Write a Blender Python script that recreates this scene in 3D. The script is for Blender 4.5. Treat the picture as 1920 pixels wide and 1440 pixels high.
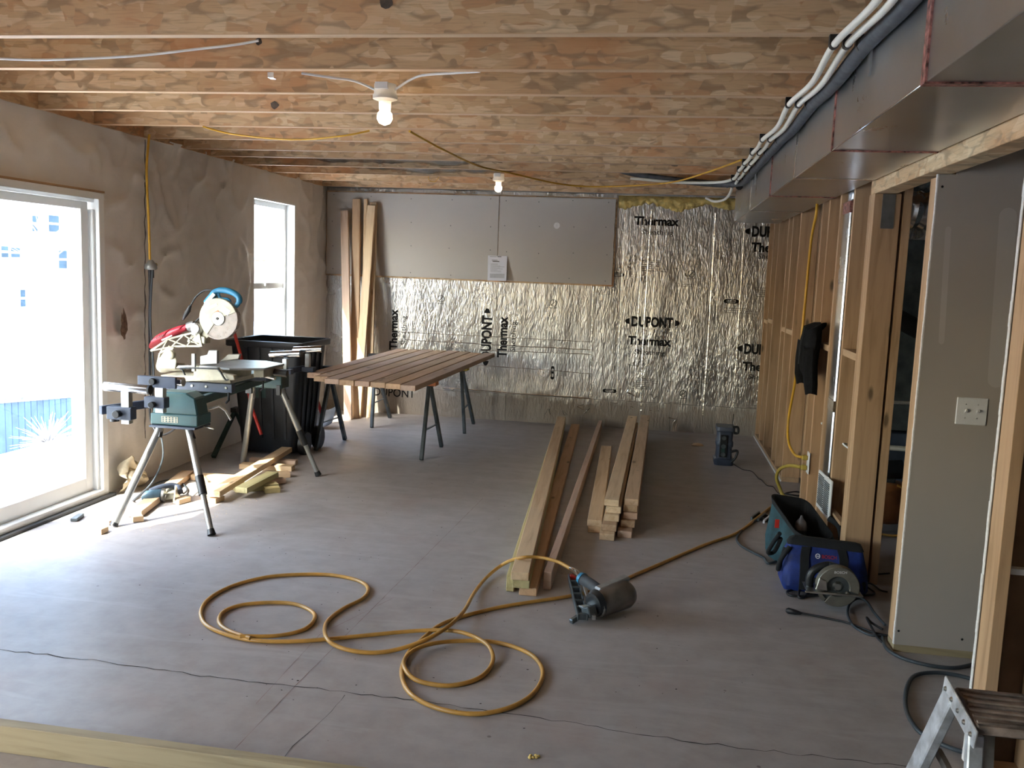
import bpy, math, random
from mathutils import Vector, Matrix, noise
R = math.radians
random.seed(7)
sc = bpy.context.scene
col = sc.collection
for o in list(bpy.data.objects): bpy.data.objects.remove(o)

# ------------------------------------------------------------------ camera
EYE = Vector((0, 0, 1.65))
YAW, PITCH, ROLL = R(8.97), R(7.145), R(2.213)
FPX = 1685.0
fw = Vector((-math.sin(YAW)*math.cos(PITCH), math.cos(YAW)*math.cos(PITCH), -math.sin(PITCH)))
rt0 = Vector((math.cos(YAW), math.sin(YAW), 0)); up0 = rt0.cross(fw)
rt = rt0*math.cos(ROLL) + up0*math.sin(ROLL)
up = -rt0*math.sin(ROLL) + up0*math.cos(ROLL)
cd = bpy.data.cameras.new('camera'); cam = bpy.data.objects.new('camera', cd); col.objects.link(cam)
M = Matrix((rt, up, -fw)).transposed().to_4x4(); M.translation = EYE
cam.matrix_world = M
cd.sensor_fit = 'HORIZONTAL'; cd.sensor_width = 36.0; cd.lens = 36.0*FPX/1920.0
cd.clip_start = 0.05; cd.clip_end = 200
sc.camera = cam

def ray(x, y): return rt*((x-960)/FPX) - up*((y-720)/FPX) + fw
def at(x, y, ax, v):
    d = ray(x, y); t = (v-EYE[ax])/d[ax]; return EYE + d*t
def onX(x, y, v): return at(x, y, 0, v)
def onY(x, y, v): return at(x, y, 1, v)
def onZ(x, y, v=0.0): return at(x, y, 2, v)

# ------------------------------------------------------------------ light
sc.view_settings.view_transform = 'Standard'
sc.view_settings.look = 'None'
sc.view_settings.gamma = 1.0
sc.view_settings.use_curve_mapping = False
sc.view_settings.exposure = 0.68
w = bpy.data.worlds.new('sky'); sc.world = w; w.use_nodes = True
nt = w.node_tree; bg = nt.nodes['Background']
st = nt.nodes.new('ShaderNodeTexSky'); st.sky_type = 'NISHITA'; st.sun_disc = False
st.sun_elevation = R(46); st.sun_rotation = R(211); st.air_density = 1.2; st.dust_density = 2.0; st.ozone_density = 1.0
nt.links.new(st.outputs[0], bg.inputs[0]); bg.inputs[1].default_value = 1.7
sd = bpy.data.lights.new('sun', 'SUN'); sd.energy = 13; sd.angle = R(0.6); sd.color = (1, .95, .86)
so = bpy.data.objects.new('sun', sd); col.objects.link(so)
sdir = Vector((.514*math.cos(R(46)), .857*math.cos(R(46)), -math.sin(R(46))))   # where the light goes
so.rotation_euler = sdir.to_track_quat('-Z', 'Y').to_euler(); so.location = (-12, -8, 12)
def portal(y0, y1, z0, z1, x):
    d = bpy.data.lights.new('daylight_portal', 'AREA'); d.shape = 'RECTANGLE'
    d.size = z1-z0; d.size_y = y1-y0; d.cycles.is_portal = True
    o = bpy.data.objects.new('daylight_portal', d); col.objects.link(o)
    o.location = (x, (y0+y1)/2, (z0+z1)/2); o.rotation_euler = (0, R(-90), 0)
portal(3.5, 5.6, 0, 2.1, -3.93); portal(7.9, 8.9, .6, 2.26, -3.93); portal(-1.6, 1.3, .75, 2.15, -3.93)

# ------------------------------------------------------------------ materials
def newmat(name):
    m = bpy.data.materials.new(name); m.use_nodes = True
    return m, m.node_tree, m.node_tree.nodes['Principled BSDF']
def L(nt, a, b): nt.links.new(a, b)
def N(nt, t, **k):
    n = nt.nodes.new(t)
    for a, b in k.items(): setattr(n, a, b)
    return n
def ramp(nt, fac, stops):
    r = N(nt, 'ShaderNodeValToRGB'); e = r.color_ramp.elements
    while len(e) < len(stops): e.new(.5)
    for i, (p, c) in enumerate(stops):
        e[i].position = p; e[i].color = (c[0], c[1], c[2], 1)
    L(nt, fac, r.inputs[0]); return r.outputs[0]
def mix(nt, f, a, b, bt='MIX'):
    m = N(nt, 'ShaderNodeMix', data_type='RGBA', blend_type=bt)
    for s, v in ((0, f), (6, a), (7, b)):
        if hasattr(v, 'links') or isinstance(v, bpy.types.NodeSocket): L(nt, v, m.inputs[s])
        elif s == 0: m.inputs[0].default_value = v
        else: m.inputs[s].default_value = (v[0], v[1], v[2], 1)
    return m.outputs[2]
def coords(nt, scale=(1, 1, 1), rnd=True, rot=(0, 0, 0)):
    tc = N(nt, 'ShaderNodeTexCoord'); mp = N(nt, 'ShaderNodeMapping')
    mp.inputs['Scale'].default_value = scale; mp.inputs['Rotation'].default_value = rot
    if rnd:
        oi = N(nt, 'ShaderNodeObjectInfo'); mu = N(nt, 'ShaderNodeMath', operation='MULTIPLY'); mu.inputs[1].default_value = 37.0
        L(nt, oi.outputs['Random'], mu.inputs[0])
        va = N(nt, 'ShaderNodeVectorMath', operation='ADD'); L(nt, tc.outputs['Object'], va.inputs[0]); L(nt, mu.outputs[0], va.inputs[1])
        L(nt, va.outputs[0], mp.inputs[0])
    else: L(nt, tc.outputs['Object'], mp.inputs[0])
    return mp.outputs[0]
def noi(nt, vec, scale, detail=4, rough=.55, dist=0.0):
    n = N(nt, 'ShaderNodeTexNoise'); n.inputs['Scale'].default_value = scale; n.inputs['Detail'].default_value = detail
    n.inputs['Roughness'].default_value = rough; n.inputs['Distortion'].default_value = dist
    L(nt, vec, n.inputs['Vector']); return n
def vor(nt, vec, scale, feature='F1', rnd=1.0):
    n = N(nt, 'ShaderNodeTexVoronoi', feature=feature); n.inputs['Scale'].default_value = scale
    n.inputs['Randomness'].default_value = rnd; L(nt, vec, n.inputs['Vector']); return n
def bump(nt, b, h, strength, dist=.01):
    n = N(nt, 'ShaderNodeBump'); n.inputs['Strength'].default_value = strength; n.inputs['Distance'].default_value = dist
    L(nt, h, n.inputs['Height']); L(nt, n.outputs[0], b.inputs['Normal']); return n
def plain(name, c, rough=.5, metal=0.0, vary=.12, sc_=9.0, bmp=0.0, spec=None):
    m, nt, b = newmat(name)
    n = noi(nt, coords(nt), sc_, 5)
    d = tuple(max(0, x*(1-vary*1.6)) for x in c); l = tuple(min(1, x*(1+vary)) for x in c)
    L(nt, ramp(nt, n.outputs[0], [(.3, d), (.7, l)]), b.inputs['Base Color'])
    b.inputs['Roughness'].default_value = rough; b.inputs['Metallic'].default_value = metal
    if spec is not None: b.inputs['Specular IOR Level'].default_value = spec
    if bmp: bump(nt, b, n.outputs[0], bmp, .01)
    return m
def wood(name, light, dark, axis, knots=True, rough=.65):
    m, nt, b = newmat(name)
    s = [16, 16, 16]; s[axis] = 1.1
    v = coords(nt, s)
    n = noi(nt, v, 1.6, 6, .6, .6)
    c = ramp(nt, n.outputs[0], [(.3, dark), (.5, light), (.68, tuple(min(1, x*1.1) for x in light))])
    oi = N(nt, 'ShaderNodeObjectInfo')
    tint = ramp(nt, oi.outputs['Random'], [(0, (.82, .77, .72)), (.5, (1, .98, .95)), (1, (.98, .88, .78))])
    c = mix(nt, 1.0, c, tint, 'MULTIPLY')
    if knots:
        s2 = [6.5, 6.5, 6.5]; s2[axis] = 2.3
        k = vor(nt, coords(nt, s2), 1.0)
        kf = ramp(nt, k.outputs['Distance'], [(.06, (1, 1, 1)), (.12, (0, 0, 0))])
        c = mix(nt, kf, c, tuple(x*.42 for x in dark))
    L(nt, c, b.inputs['Base Color']); b.inputs['Roughness'].default_value = rough
    bump(nt, b, n.outputs[0], .15, .004)
    return m
PL, PD = (.60, .43, .28), (.46, .31, .18)
W = {0: wood('pine_along_x', PL, PD, 0), 1: wood('pine_along_y', (.52, .36, .22), (.38, .25, .14), 1), 2: wood('pine_along_z', (.50, .335, .20), (.37, .235, .125), 2)}
WG = wood('treated_lumber', (.50, .46, .25), (.34, .31, .15), 0)
WGy = wood('treated_plate', (.40, .34, .21), (.29, .235, .135), 0, False)
WP = wood('pale_lumber', (.68, .52, .34), (.55, .38, .22), 0)
WR = wood('reddish_lumber', (.60, .45, .35), (.47, .33, .24), 0)

def osb(name, a, sx=(3.2, 3.2, 13.0)):
    m, nt, b = newmat(name)
    v = coords(nt, (1, 1, 1))
    wn = noi(nt, v, 5.0, 3); 
    wv = mix(nt, .05, v, wn.outputs['Color'], 'ADD')
    def layer(rot, s):
        mp = N(nt, 'ShaderNodeMapping'); mp.inputs['Rotation'].default_value = rot; mp.inputs['Scale'].default_value = s
        L(nt, wv, mp.inputs[0]); return vor(nt, mp.outputs[0], 1.0)
    l1 = layer((0, .55, 0), (6, 6, 25)); l2 = layer((0, -.85, 0), (7, 7, 24)); l3 = layer((0, .05, 0), (4, 4, 30))
    sel = noi(nt, v, 9, 1)
    s1 = ramp(nt, sel.outputs[0], [(.47, (0, 0, 0)), (.49, (1, 1, 1))])
    sel2 = noi(nt, v, 7, 1); s2 = ramp(nt, sel2.outputs[0], [(.53, (0, 0, 0)), (.55, (1, 1, 1))])
    cc = mix(nt, s1, l1.outputs['Color'], l2.outputs['Color']); cc = mix(nt, s2, cc, l3.outputs['Color'])
    bw = N(nt, 'ShaderNodeSeparateColor'); L(nt, cc, bw.inputs[0])
    c = ramp(nt, bw.outputs[0], [(0, tuple(x*q for x, q in zip(a, (.86, .74, .66)))), (.22, tuple(x*.95 for x in a)), (.55, a), (.8, tuple(min(1, x*q) for x, q in zip(a, (1.12, 1.2, 1.3)))), (1, tuple(min(1, x*q) for x, q in zip(a, (1.2, 1.35, 1.55))))])
    g = N(nt, 'ShaderNodeMapping'); g.inputs['Scale'].default_value = (9, 9, 150); L(nt, v, g.inputs[0])
    gn = noi(nt, g.outputs[0], 1.0, 4)
    c = mix(nt, ramp(nt, gn.outputs[0], [(.35, (.45, .45, .45)), (.5, (0, 0, 0))]), c, tuple(x*.62 for x in a))
    big = noi(nt, v, 1.3, 3); c = mix(nt, ramp(nt, big.outputs[0], [(.5, (0, 0, 0)), (.68, (.75, .75, .75))]), c, (a[0]*.93, a[1]*.60, a[2]*.40), 'MIX')
    ed = mix(nt, s1, l1.outputs['Distance'], l2.outputs['Distance'])
    c = mix(nt, ramp(nt, ed, [(.6, (0, 0, 0)), (.76, (.6, .6, .6))]), c, tuple(x*.42 for x in a))
    L(nt, c, b.inputs['Base Color']); b.inputs['Roughness'].default_value = .6
    bump(nt, b, ed, .25, .004)
    return m
OSB = osb('strand_board_joist', (.59, .395, .22))
LSL = osb('strand_lumber_header', (.62, .45, .26))

def foil_mat(name, base, dirt, rough=.2):
    m, nt, b = newmat(name)
    v = coords(nt, (1, 1, 1), False)
    big = noi(nt, v, 1.6, 3)
    fine = noi(nt, coords(nt, (55, 55, 16), False, (0, .5, 0)), 1, 2, .5, .8)
    fine2 = noi(nt, coords(nt, (38, 38, 12), False, (0, -.6, 0)), 1, 2, .5, .5)
    wide = noi(nt, coords(nt, (2.0, 2.0, .35), False), 1.4, 2)
    a1 = N(nt, 'ShaderNodeMath', operation='MULTIPLY_ADD'); a1.inputs[1].default_value = .5; L(nt, fine.outputs[0], a1.inputs[0]); 
    m2 = N(nt, 'ShaderNodeMath', operation='MULTIPLY'); m2.inputs[1].default_value = .5; L(nt, fine2.outputs[0], m2.inputs[0]); L(nt, m2.outputs[0], a1.inputs[2])
    vv = vor(nt, coords(nt, (9, 9, 7), False), 1.0)
    a2 = N(nt, 'ShaderNodeMath', operation='MULTIPLY_ADD'); a2.inputs[1].default_value = .35; L(nt, vv.outputs['Distance'], a2.inputs[0]); L(nt, a1.outputs[0], a2.inputs[2])
    bu = N(nt, 'ShaderNodeBump'); bu.inputs['Strength'].default_value = .30; bu.inputs['Distance'].default_value = .12; L(nt, wide.outputs[0], bu.inputs['Height'])
    b2 = N(nt, 'ShaderNodeBump'); b2.inputs['Strength'].default_value = 1.0; b2.inputs['Distance'].default_value = .012; L(nt, a2.outputs[0], b2.inputs['Height']); L(nt, bu.outputs[0], b2.inputs['Normal'])
    L(nt, b2.outputs[0], b.inputs['Normal'])
    sep = N(nt, 'ShaderNodeSeparateXYZ'); L(nt, v, sep.inputs[0])
    c = ramp(nt, big.outputs[0], [(.3, tuple(x*.82 for x in base)), (.7, base)])
    dn = noi(nt, v, 7, 5); ad = N(nt, 'ShaderNodeMath', operation='MULTIPLY_ADD'); ad.inputs[1].default_value = -.5; L(nt, dn.outputs[0], ad.inputs[0]); L(nt, sep.outputs[2], ad.inputs[2])
    df = ramp(nt, ad.outputs[0], [(.0, (1, 1, 1)), (.12, (0, 0, 0))])
    c = mix(nt, df, c, dirt); L(nt, c, b.inputs['Base Color'])
    mr = N(nt, 'ShaderNodeMath', operation='SUBTRACT'); mr.inputs[0].default_value = 1.0; L(nt, df, mr.inputs[1])
    mm = N(nt, 'ShaderNodeMath', operation='MULTIPLY'); mm.inputs[1].default_value = .92; L(nt, mr.outputs[0], mm.inputs[0]); L(nt, mm.outputs[0], b.inputs['Metallic'])
    L(nt, ramp(nt, big.outputs[0], [(.3, (rough,)*3), (.7, (rough+.12,)*3)]), b.inputs['Roughness'])
    return m
FOIL = foil_mat('foil_facing', (.66, .64, .615), (.34, .29, .24), .24)
TAPE = plain('bright_foil_tape', (.86, .84, .80), .16, 1.0, .08, 30, .4)

def concrete():
    m, nt, b = newmat('trowelled_concrete')
    v = coords(nt, (1, 1, 1), False)
    n1 = noi(nt, v, .55, 6, .6, .6); n2 = noi(nt, v, 7, 8, .65); n3 = noi(nt, coords(nt, (.9, 4.5, 1), False, (0, 0, .5)), 1.2, 6, .65, 1.2)
    c = ramp(nt, n1.outputs[0], [(.3, (.30, .265, .245)), (.5, (.36, .33, .315)), (.72, (.405, .385, .375))])
    c = mix(nt, .35, c, ramp(nt, n2.outputs[0], [(.35, (.26, .235, .22)), (.62, (.43, .41, .40))]))
    c = mix(nt, ramp(nt, n3.outputs[0], [(.52, (0, 0, 0)), (.66, (.5, .5, .5))]), c, (.44, .42, .415))
    pk = noi(nt, v, 2.2, 4); c = mix(nt, ramp(nt, pk.outputs[0], [(.56, (0, 0, 0)), (.72, (.35, .35, .35))]), c, (.36, .27, .245))
    sp = vor(nt, v, 3.1); c = mix(nt, ramp(nt, sp.outputs['Distance'], [(.018, (.8, .8, .8)), (.028, (0, 0, 0))]), c, (.12, .10, .09))
    L(nt, c, b.inputs['Base Color'])
    L(nt, ramp(nt, n1.outputs[0], [(.3, (.42,)*3), (.7, (.58,)*3)]), b.inputs['Roughness'])
    b.inputs['Specular IOR Level'].default_value = .45
    bump(nt, b, n2.outputs[0], .12, .004)
    return m
CONC = concrete()
def sheeting():
    m, nt, b = newmat('vapour_barrier_sheet')
    v = coords(nt, (1, 1, 1), False)
    n = noi(nt, v, 2.0, 5, .6); n2 = noi(nt, coords(nt, (2.2, 2.2, 5), False, (.5, 0, 0)), 2.2, 4, .6, 1.5)
    c = ramp(nt, n.outputs[0], [(.3, (.70, .67, .635)), (.7, (.80, .775, .745))])
    L(nt, c, b.inputs['Base Color']); b.inputs['Roughness'].default_value = .38
    b.inputs['Specular IOR Level'].default_value = .5
    bump(nt, b, n2.outputs[0], .3, .008)
    return m
SHEET = sheeting()
def galv(name, c=(.56, .57, .58), rough=.26):
    m, nt, b = newmat(name)
    v = coords(nt, (1, 1, 1)); n = noi(nt, v, 3.0, 6, .65); f = vor(nt, v, 60)
    L(nt, ramp(nt, n.outputs[0], [(.3, tuple(x*.86 for x in c)), (.7, c)]), b.inputs['Base Color'])
    b.inputs['Metallic'].default_value = 1.0
    L(nt, ramp(nt, n.outputs[0], [(.3, (rough,)*3), (.7, (rough+.1,)*3)]), b.inputs['Roughness'])
    n2 = noi(nt, v, 1.6, 2); bump(nt, b, n2.outputs[0], .35, .05)
    return m
GALV = galv('galvanised_sheet')
GALVB = galv('bright_galvanised_sheet', (.72, .74, .76), .2)
def glass():
    m, nt, b = newmat('window_glass'); nt.nodes.remove(b)
    o = nt.nodes['Material Output']; t = N(nt, 'ShaderNodeBsdfTransparent'); g = N(nt, 'ShaderNodeBsdfGlossy')
    t.inputs[0].default_value = (.95, .97, .96, 1); g.inputs['Roughness'].default_value = .02
    mx = N(nt, 'ShaderNodeMixShader'); mx.inputs[0].default_value = .05; L(nt, t.outputs[0], mx.inputs[1]); L(nt, g.outputs[0], mx.inputs[2]); L(nt, mx.outputs[0], o.inputs[0])
    return m
GLASS = glass()
def clearplastic():
    m, nt, b = newmat('clear_guard_plastic'); nt.nodes.remove(b)
    o = nt.nodes['Material Output']; t = N(nt, 'ShaderNodeBsdfTransparent'); g = N(nt, 'ShaderNodeBsdfPrincipled')
    t.inputs[0].default_value = (.95, .93, .9, 1); g.inputs['Base Color'].default_value = (.42, .36, .32, 1); g.inputs['Roughness'].default_value = .2
    n = noi(nt, coords(nt), 30, 3); mx = N(nt, 'ShaderNodeMixShader')
    L(nt, ramp(nt, n.outputs[0], [(.3, (.45,)*3), (.7, (.65,)*3)]), mx.inputs[0]); L(nt, t.outputs[0], mx.inputs[1]); L(nt, g.outputs[0], mx.inputs[2]); L(nt, mx.outputs[0], o.inputs[0])
    return m
CLEAR = clearplastic()
def emis(name, c, s):
    m, nt, b = newmat(name); b.inputs['Base Color'].default_value = (1, .95, .9, 1)
    b.inputs['Emission Color'].default_value = (*c, 1); b.inputs['Emission Strength'].default_value = s; return m
BULB = emis('lit_bulb_glass', (1, .74, .45), 16)
DRY = plain('gypsum_board_paper', (.50, .46, .415), .8, 0, .04, 1.2)
DRYG = plain('grey_gypsum_board_paper', (.42, .375, .33), .75, 0, .05, 1.3)
MUD = plain('joint_compound', (.50, .46, .42), .75, 0, .04, 3)
DRYEDGE = plain('gypsum_core_edge', (.78, .76, .73), .85, 0, .1, 60)
KRAFT = plain('brown_board_back', (.16, .10, .06), .8, 0, .2, 5)
VINYL = plain('white_vinyl', (.80, .81, .80), .35, 0, .03, 3)
WHITE = plain('white_plastic', (.78, .78, .78), .4, 0, .04, 12)
PEX = plain('cream_pex', (.82, .80, .72), .35, 0, .04, 6)
BLACK = plain('black_plastic', (.012, .013, .015), .4, 0, .3, 8)
DGREY = plain('dark_grey_foam', (.075, .08, .09), .7, 0, .25, 20, .2)
BLUEGREY = plain('blue_grey_steel', (.06, .075, .11), .45, .2, .2, 8)
NAVYBIN = plain('black_bin_plastic', (.009, .012, .018), .42, 0, .3, 4)
DGREEN = plain('dark_green_enamel', (.03, .07, .065), .4, .2, .2, 8)
TEAL = plain('teal_enamel', (.025, .085, .09), .4, 0, .18, 6)
STEEL = plain('brushed_steel', (.55, .56, .55), .3, 1.0, .15, 14)
CHROME = plain('chrome', (.72, .73, .76), .1, 1.0, .04, 8)
LEGM = plain('grey_painted_tube', (.36, .37, .36), .35, .7, .12, 6)
HORSE = plain('sawhorse_steel', (.11, .13, .14), .4, .6, .25, 9)
CREAM = plain('cream_cast_alloy', (.40, .37, .28), .42, .1, .15, 14, .1)
SAWGREY = plain('grey_cast_alloy', (.34, .34, .33), .4, .5, .15, 12)
MAKRED = plain('red_tool_plastic', (.42, .03, .05), .4, 0, .15, 10)
TOOLBLUE = plain('blue_tool_plastic', (.03, .20, .36), .4, 0, .15, 10)
RED = plain('red_paint', (.48, .03, .02), .4, 0, .15, 10)
ORANGE = plain('orange_plastic', (.62, .20, .06), .45, 0, .15, 10)
YELLOWP = plain('yellow_plastic', (.58, .42, .04), .45, 0, .15, 10)
HOSE = plain('amber_hose_rubber', (.50, .27, .06), .35, 0, .15, 12)
YCORD = plain('yellow_cord', (.66, .36, .03), .45, 0, .1, 12)
YTUBE = plain('lime_yellow_cord', (.40, .29, .05), .45, 0, .1, 12)
BCORD = plain('black_cord', (.014, .014, .017), .5, 0, .2, 12)
GCORD = plain('blue_grey_cord', (.045, .055, .065), .5, 0, .15, 12)
TEALBAG = plain('teal_canvas', (.018, .062, .08), .75, 0, .3, 14, .5)
BLUEBAG = plain('blue_canvas', (.009, .03, .19), .65, 0, .3, 14, .5)
BLACKBAG = plain('black_canvas', (.008, .009, .011), .8, 0, .3, 14, .5)
CLOTH = plain('black_fleece', (.006, .006, .007), .9, 0, .4, 30, .5, .2)
INK = plain('black_print', (.012, .011, .011), .6, 0, .1, 9, 0, .2)
FADED = plain('faded_print', (.16, .15, .14), .6, 0, .2, 30)
CRACK = plain('dark_crack', (.035, .03, .028), .9, 0, .2, 30)
CHALK = plain('reddish_chalk', (.25, .16, .14), .9, 0, .2, 20)
SPRAY = plain('yellow_spray_foam', (.68, .50, .16), .6, 0, .3, 14, .8)
PAPER = plain('white_paper', (.74, .74, .80), .7, 0, .03, 4)
ALU = plain('painted_aluminium', (.62, .65, .70), .38, .5, .28, 22, .25)
ALUD = plain('dusty_aluminium', (.24, .225, .21), .45, .75, .3, 14, .2)
DWOOD = plain('grimy_brown_step', (.30, .235, .20), .65, .0, .45, 16, .5)
REDTAPE = plain('red_foil_tape', (.45, .20, .17), .4, .5, .6, 45, .3)
POLY = plain('black_polythene', (.02, .022, .026), .13, 0, .2, 5, 1.0)
SNOW = plain('pale_patio_ground', (.80, .81, .83), .8, 0, .08, .8)
SIDING = plain('pale_house_siding', (.72, .75, .78), .7, 0, .03, 1)
PANE = plain('far_window_pane', (.05, .08, .11), .8, 0, .3, 1)
FENCE = plain('blue_grey_deck', (.07, .12, .20), .7, 0, .2, 3)
BARK = plain('tree_bark', (.42, .40, .40), .9, 0, .3, 6, .5)
SEALANT = plain('dark_sealant', (.16, .155, .155), .6, 0, .4, 30, .6)
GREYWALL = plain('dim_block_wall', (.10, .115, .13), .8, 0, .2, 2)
SAWDUST = plain('sawdust', (.66, .55, .38), .9, 0, .2, 40, .5)

# ------------------------------------------------------------------ mesh helpers
ORG = {}
class MB:
    def __init__(s): s.v = []; s.f = []; s.sm = []
    def add(s, vs, fs, smooth=False):
        n = len(s.v); s.v += [Vector(p) for p in vs]; s.f += [tuple(i+n for i in f) for f in fs]; s.sm += [smooth]*len(fs); return s
    def box(s, x0, y0, z0, x1, y1, z1):
        return s.add([(x0,y0,z0),(x1,y0,z0),(x1,y1,z0),(x0,y1,z0),(x0,y0,z1),(x1,y0,z1),(x1,y1,z1),(x0,y1,z1)],
                     [(0,3,2,1),(4,5,6,7),(0,1,5,4),(1,2,6,5),(2,3,7,6),(3,0,4,7)])
    def beam(s, p, q, w, h, upv=(0, 0, 1), w2=None, h2=None):
        p = Vector(p); q = Vector(q); d = (q-p).normalized(); u = Vector(upv)
        sd_ = d.cross(u)
        if sd_.length < 1e-4: sd_ = d.cross(Vector((0, 1, 0)))
        sd_.normalize(); u = sd_.cross(d).normalized()
        w2 = w if w2 is None else w2; h2 = h if h2 is None else h2
        vs = []
        for c, a, b in ((p, w, h), (q, w2, h2)):
            for i, j in ((-1,-1),(1,-1),(1,1),(-1,1)): vs.append(c+sd_*i*a/2+u*j*b/2)
        return s.add(vs, [(0,1,2,3),(7,6,5,4),(0,4,5,1),(1,5,6,2),(2,6,7,3),(3,7,4,0)])
    def tube(s, path, r, seg=8, caps=True, smooth=True):
        P = [Vector(p) for p in path]; rs = r if isinstance(r, (list, tuple)) else [r]*len(P)
        n = len(s.v); vs = []; fs = []
        t = (P[1]-P[0]).normalized(); a = t.orthogonal().normalized()
        for i, p in enumerate(P):
            if i == 0: t = P[1]-P[0]
            elif i == len(P)-1: t = P[-1]-P[-2]
            else: t = (P[i+1]-P[i-1])
            t.normalize(); a = (a - t*a.dot(t))
            if a.length < 1e-5: a = t.orthogonal()
            a.normalize(); b = t.cross(a)
            for k in range(seg):
                an = 2*math.pi*k/seg; vs.append(p + (a*math.cos(an)+b*math.sin(an))*rs[i])
        for i in range(len(P)-1):
            for k in range(seg):
                k2 = (k+1) % seg; fs.append((i*seg+k, i*seg+k2, (i+1)*seg+k2, (i+1)*seg+k))
        s.add(vs, fs, smooth)
        if caps:
            s.add([v for v in vs[:seg]], [tuple(range(seg))[::-1]]); s.add(vs[-seg:], [tuple(range(seg))])
        return s
    def cyl(s, p, q, r, r2=None, seg=20): return s.tube([p, q], [r, r if r2 is None else r2], seg)
    def lathe(s, c, axis, prof, seg=20):    # prof: (distance along axis, radius)
        ax = Vector(axis).normalized(); c = Vector(c)
        return s.tube2([c+ax*d for d, r in prof], [max(r, 1e-4) for d, r in prof], ax, seg)
    def tube2(s, P, rs, ax, seg):
        a = ax.orthogonal().normalized(); b = ax.cross(a); vs = []; fs = []
        for p, r in zip(P, rs):
            for k in range(seg):
                an = 2*math.pi*k/seg; vs.append(p+(a*math.cos(an)+b*math.sin(an))*r)
        for i in range(len(P)-1):
            for k in range(seg):
                k2 = (k+1) % seg; fs.append((i*seg+k, i*seg+k2, (i+1)*seg+k2, (i+1)*seg+k))
        s.add(vs, fs, True); s.add(vs[:seg], [tuple(range(seg))[::-1]]); s.add(vs[-seg:], [tuple(range(seg))]); return s
    def prism(s, pts, ext):
        pts = [Vector(p) for p in pts]; e = Vector(ext); n = len(pts)
        s.add(pts+[p+e for p in pts], [tuple(range(n)), tuple(range(2*n-1, n-1, -1))]+[(i, i+n, (i+1) % n+n, (i+1) % n) for i in range(n)])
        return s
    def loft(s, rings, close=True, cap0=True, cap1=True, smooth=True):
        n = len(rings[0]); vs = [p for r in rings for p in r]; fs = []
        for i in range(len(rings)-1):
            for k in range(n): k2 = (k+1) % n; fs.append((i*n+k, i*n+k2, (i+1)*n+k2, (i+1)*n+k))
        s.add(vs, fs, smooth)
        if cap0: s.add(rings[0], [tuple(range(n))[::-1]])
        if cap1: s.add(rings[-1], [tuple(range(n))])
        return s
    def grid(s, nu, nv, fn, smooth=True, skip=None):
        vs = [fn(i/nu, j/nv) for j in range(nv+1) for i in range(nu+1)]
        fs = [(j*(nu+1)+i, j*(nu+1)+i+1, (j+1)*(nu+1)+i+1, (j+1)*(nu+1)+i) for j in range(nv) for i in range(nu) if not (skip and skip((i+.5)/nu, (j+.5)/nv))]
        return s.add(vs, fs, smooth)
    def build(s, name, mat, parent=None, bevel=0, org=None):
        if parent is not None: o3 = ORG[parent.name]
        else: o3 = Vector(org) if org is not None else Vector((0, 0, 0))
        me = bpy.data.meshes.new(name); me.from_pydata([v-o3 for v in s.v], [], s.f); me.materials.append(mat)
        me.polygons.foreach_set('use_smooth', s.sm); me.update()
        o = bpy.data.objects.new(name, me); col.objects.link(o)
        if parent is not None: o.parent = parent
        else: o.location = o3
        ORG[o.name] = o3
        # consistent outward normals
        import bmesh
        bm = bmesh.new(); bm.from_mesh(me); bmesh.ops.remove_doubles(bm, verts=bm.verts, dist=1e-5); bmesh.ops.recalc_face_normals(bm, faces=bm.faces)
        for e in bm.edges:
            if len(e.link_faces) == 2 and e.calc_face_angle(0) > R(50): e.smooth = False
        bm.to_mesh(me); bm.free()
        if bevel:
            b = o.modifiers.new('bevel', 'BEVEL'); b.width = bevel; b.segments = 1; b.limit_method = 'ANGLE'; b.angle_limit = R(50)
        return o
def tag(o, label, cat, group=None, kind=None):
    o['label'] = label; o['category'] = cat
    if group: o['group'] = group
    if kind: o['kind'] = kind
    return o
def thing(name, loc, label, cat, group=None):
    o = bpy.data.objects.new(name, None); col.objects.link(o); o.location = loc; o.empty_display_size = .1
    ORG[o.name] = Vector(loc); return tag(o, label, cat, group)
def struct(o): o['kind'] = 'structure'; return o
def part_obj(name, me, mat4, parent):
    o = bpy.data.objects.new(name, me); col.objects.link(o); o.parent = parent
    o.matrix_local = Matrix.Translation(-ORG[parent.name]) @ mat4; ORG[o.name] = None; return o
def spline(pts, n=8):
    P = [Vector(p) for p in pts]; out = []
    for i in range(len(P)-1):
        p0 = P[max(i-1, 0)]; p1 = P[i]; p2 = P[i+1]; p3 = P[min(i+2, len(P)-1)]
        for k in range(n):
            t = k/n; out.append(.5*((2*p1)+(p2-p0)*t+(2*p0-5*p1+4*p2-p3)*t*t+(3*p1-p0-3*p2+p3)*t**3))
    out.append(P[-1]); return out
def fpath(pts, r, lift=None):      # photo points lying on the floor
    return [onZ(p[0], p[1], (p[2] if len(p) > 2 else r)) for p in pts]
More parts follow.
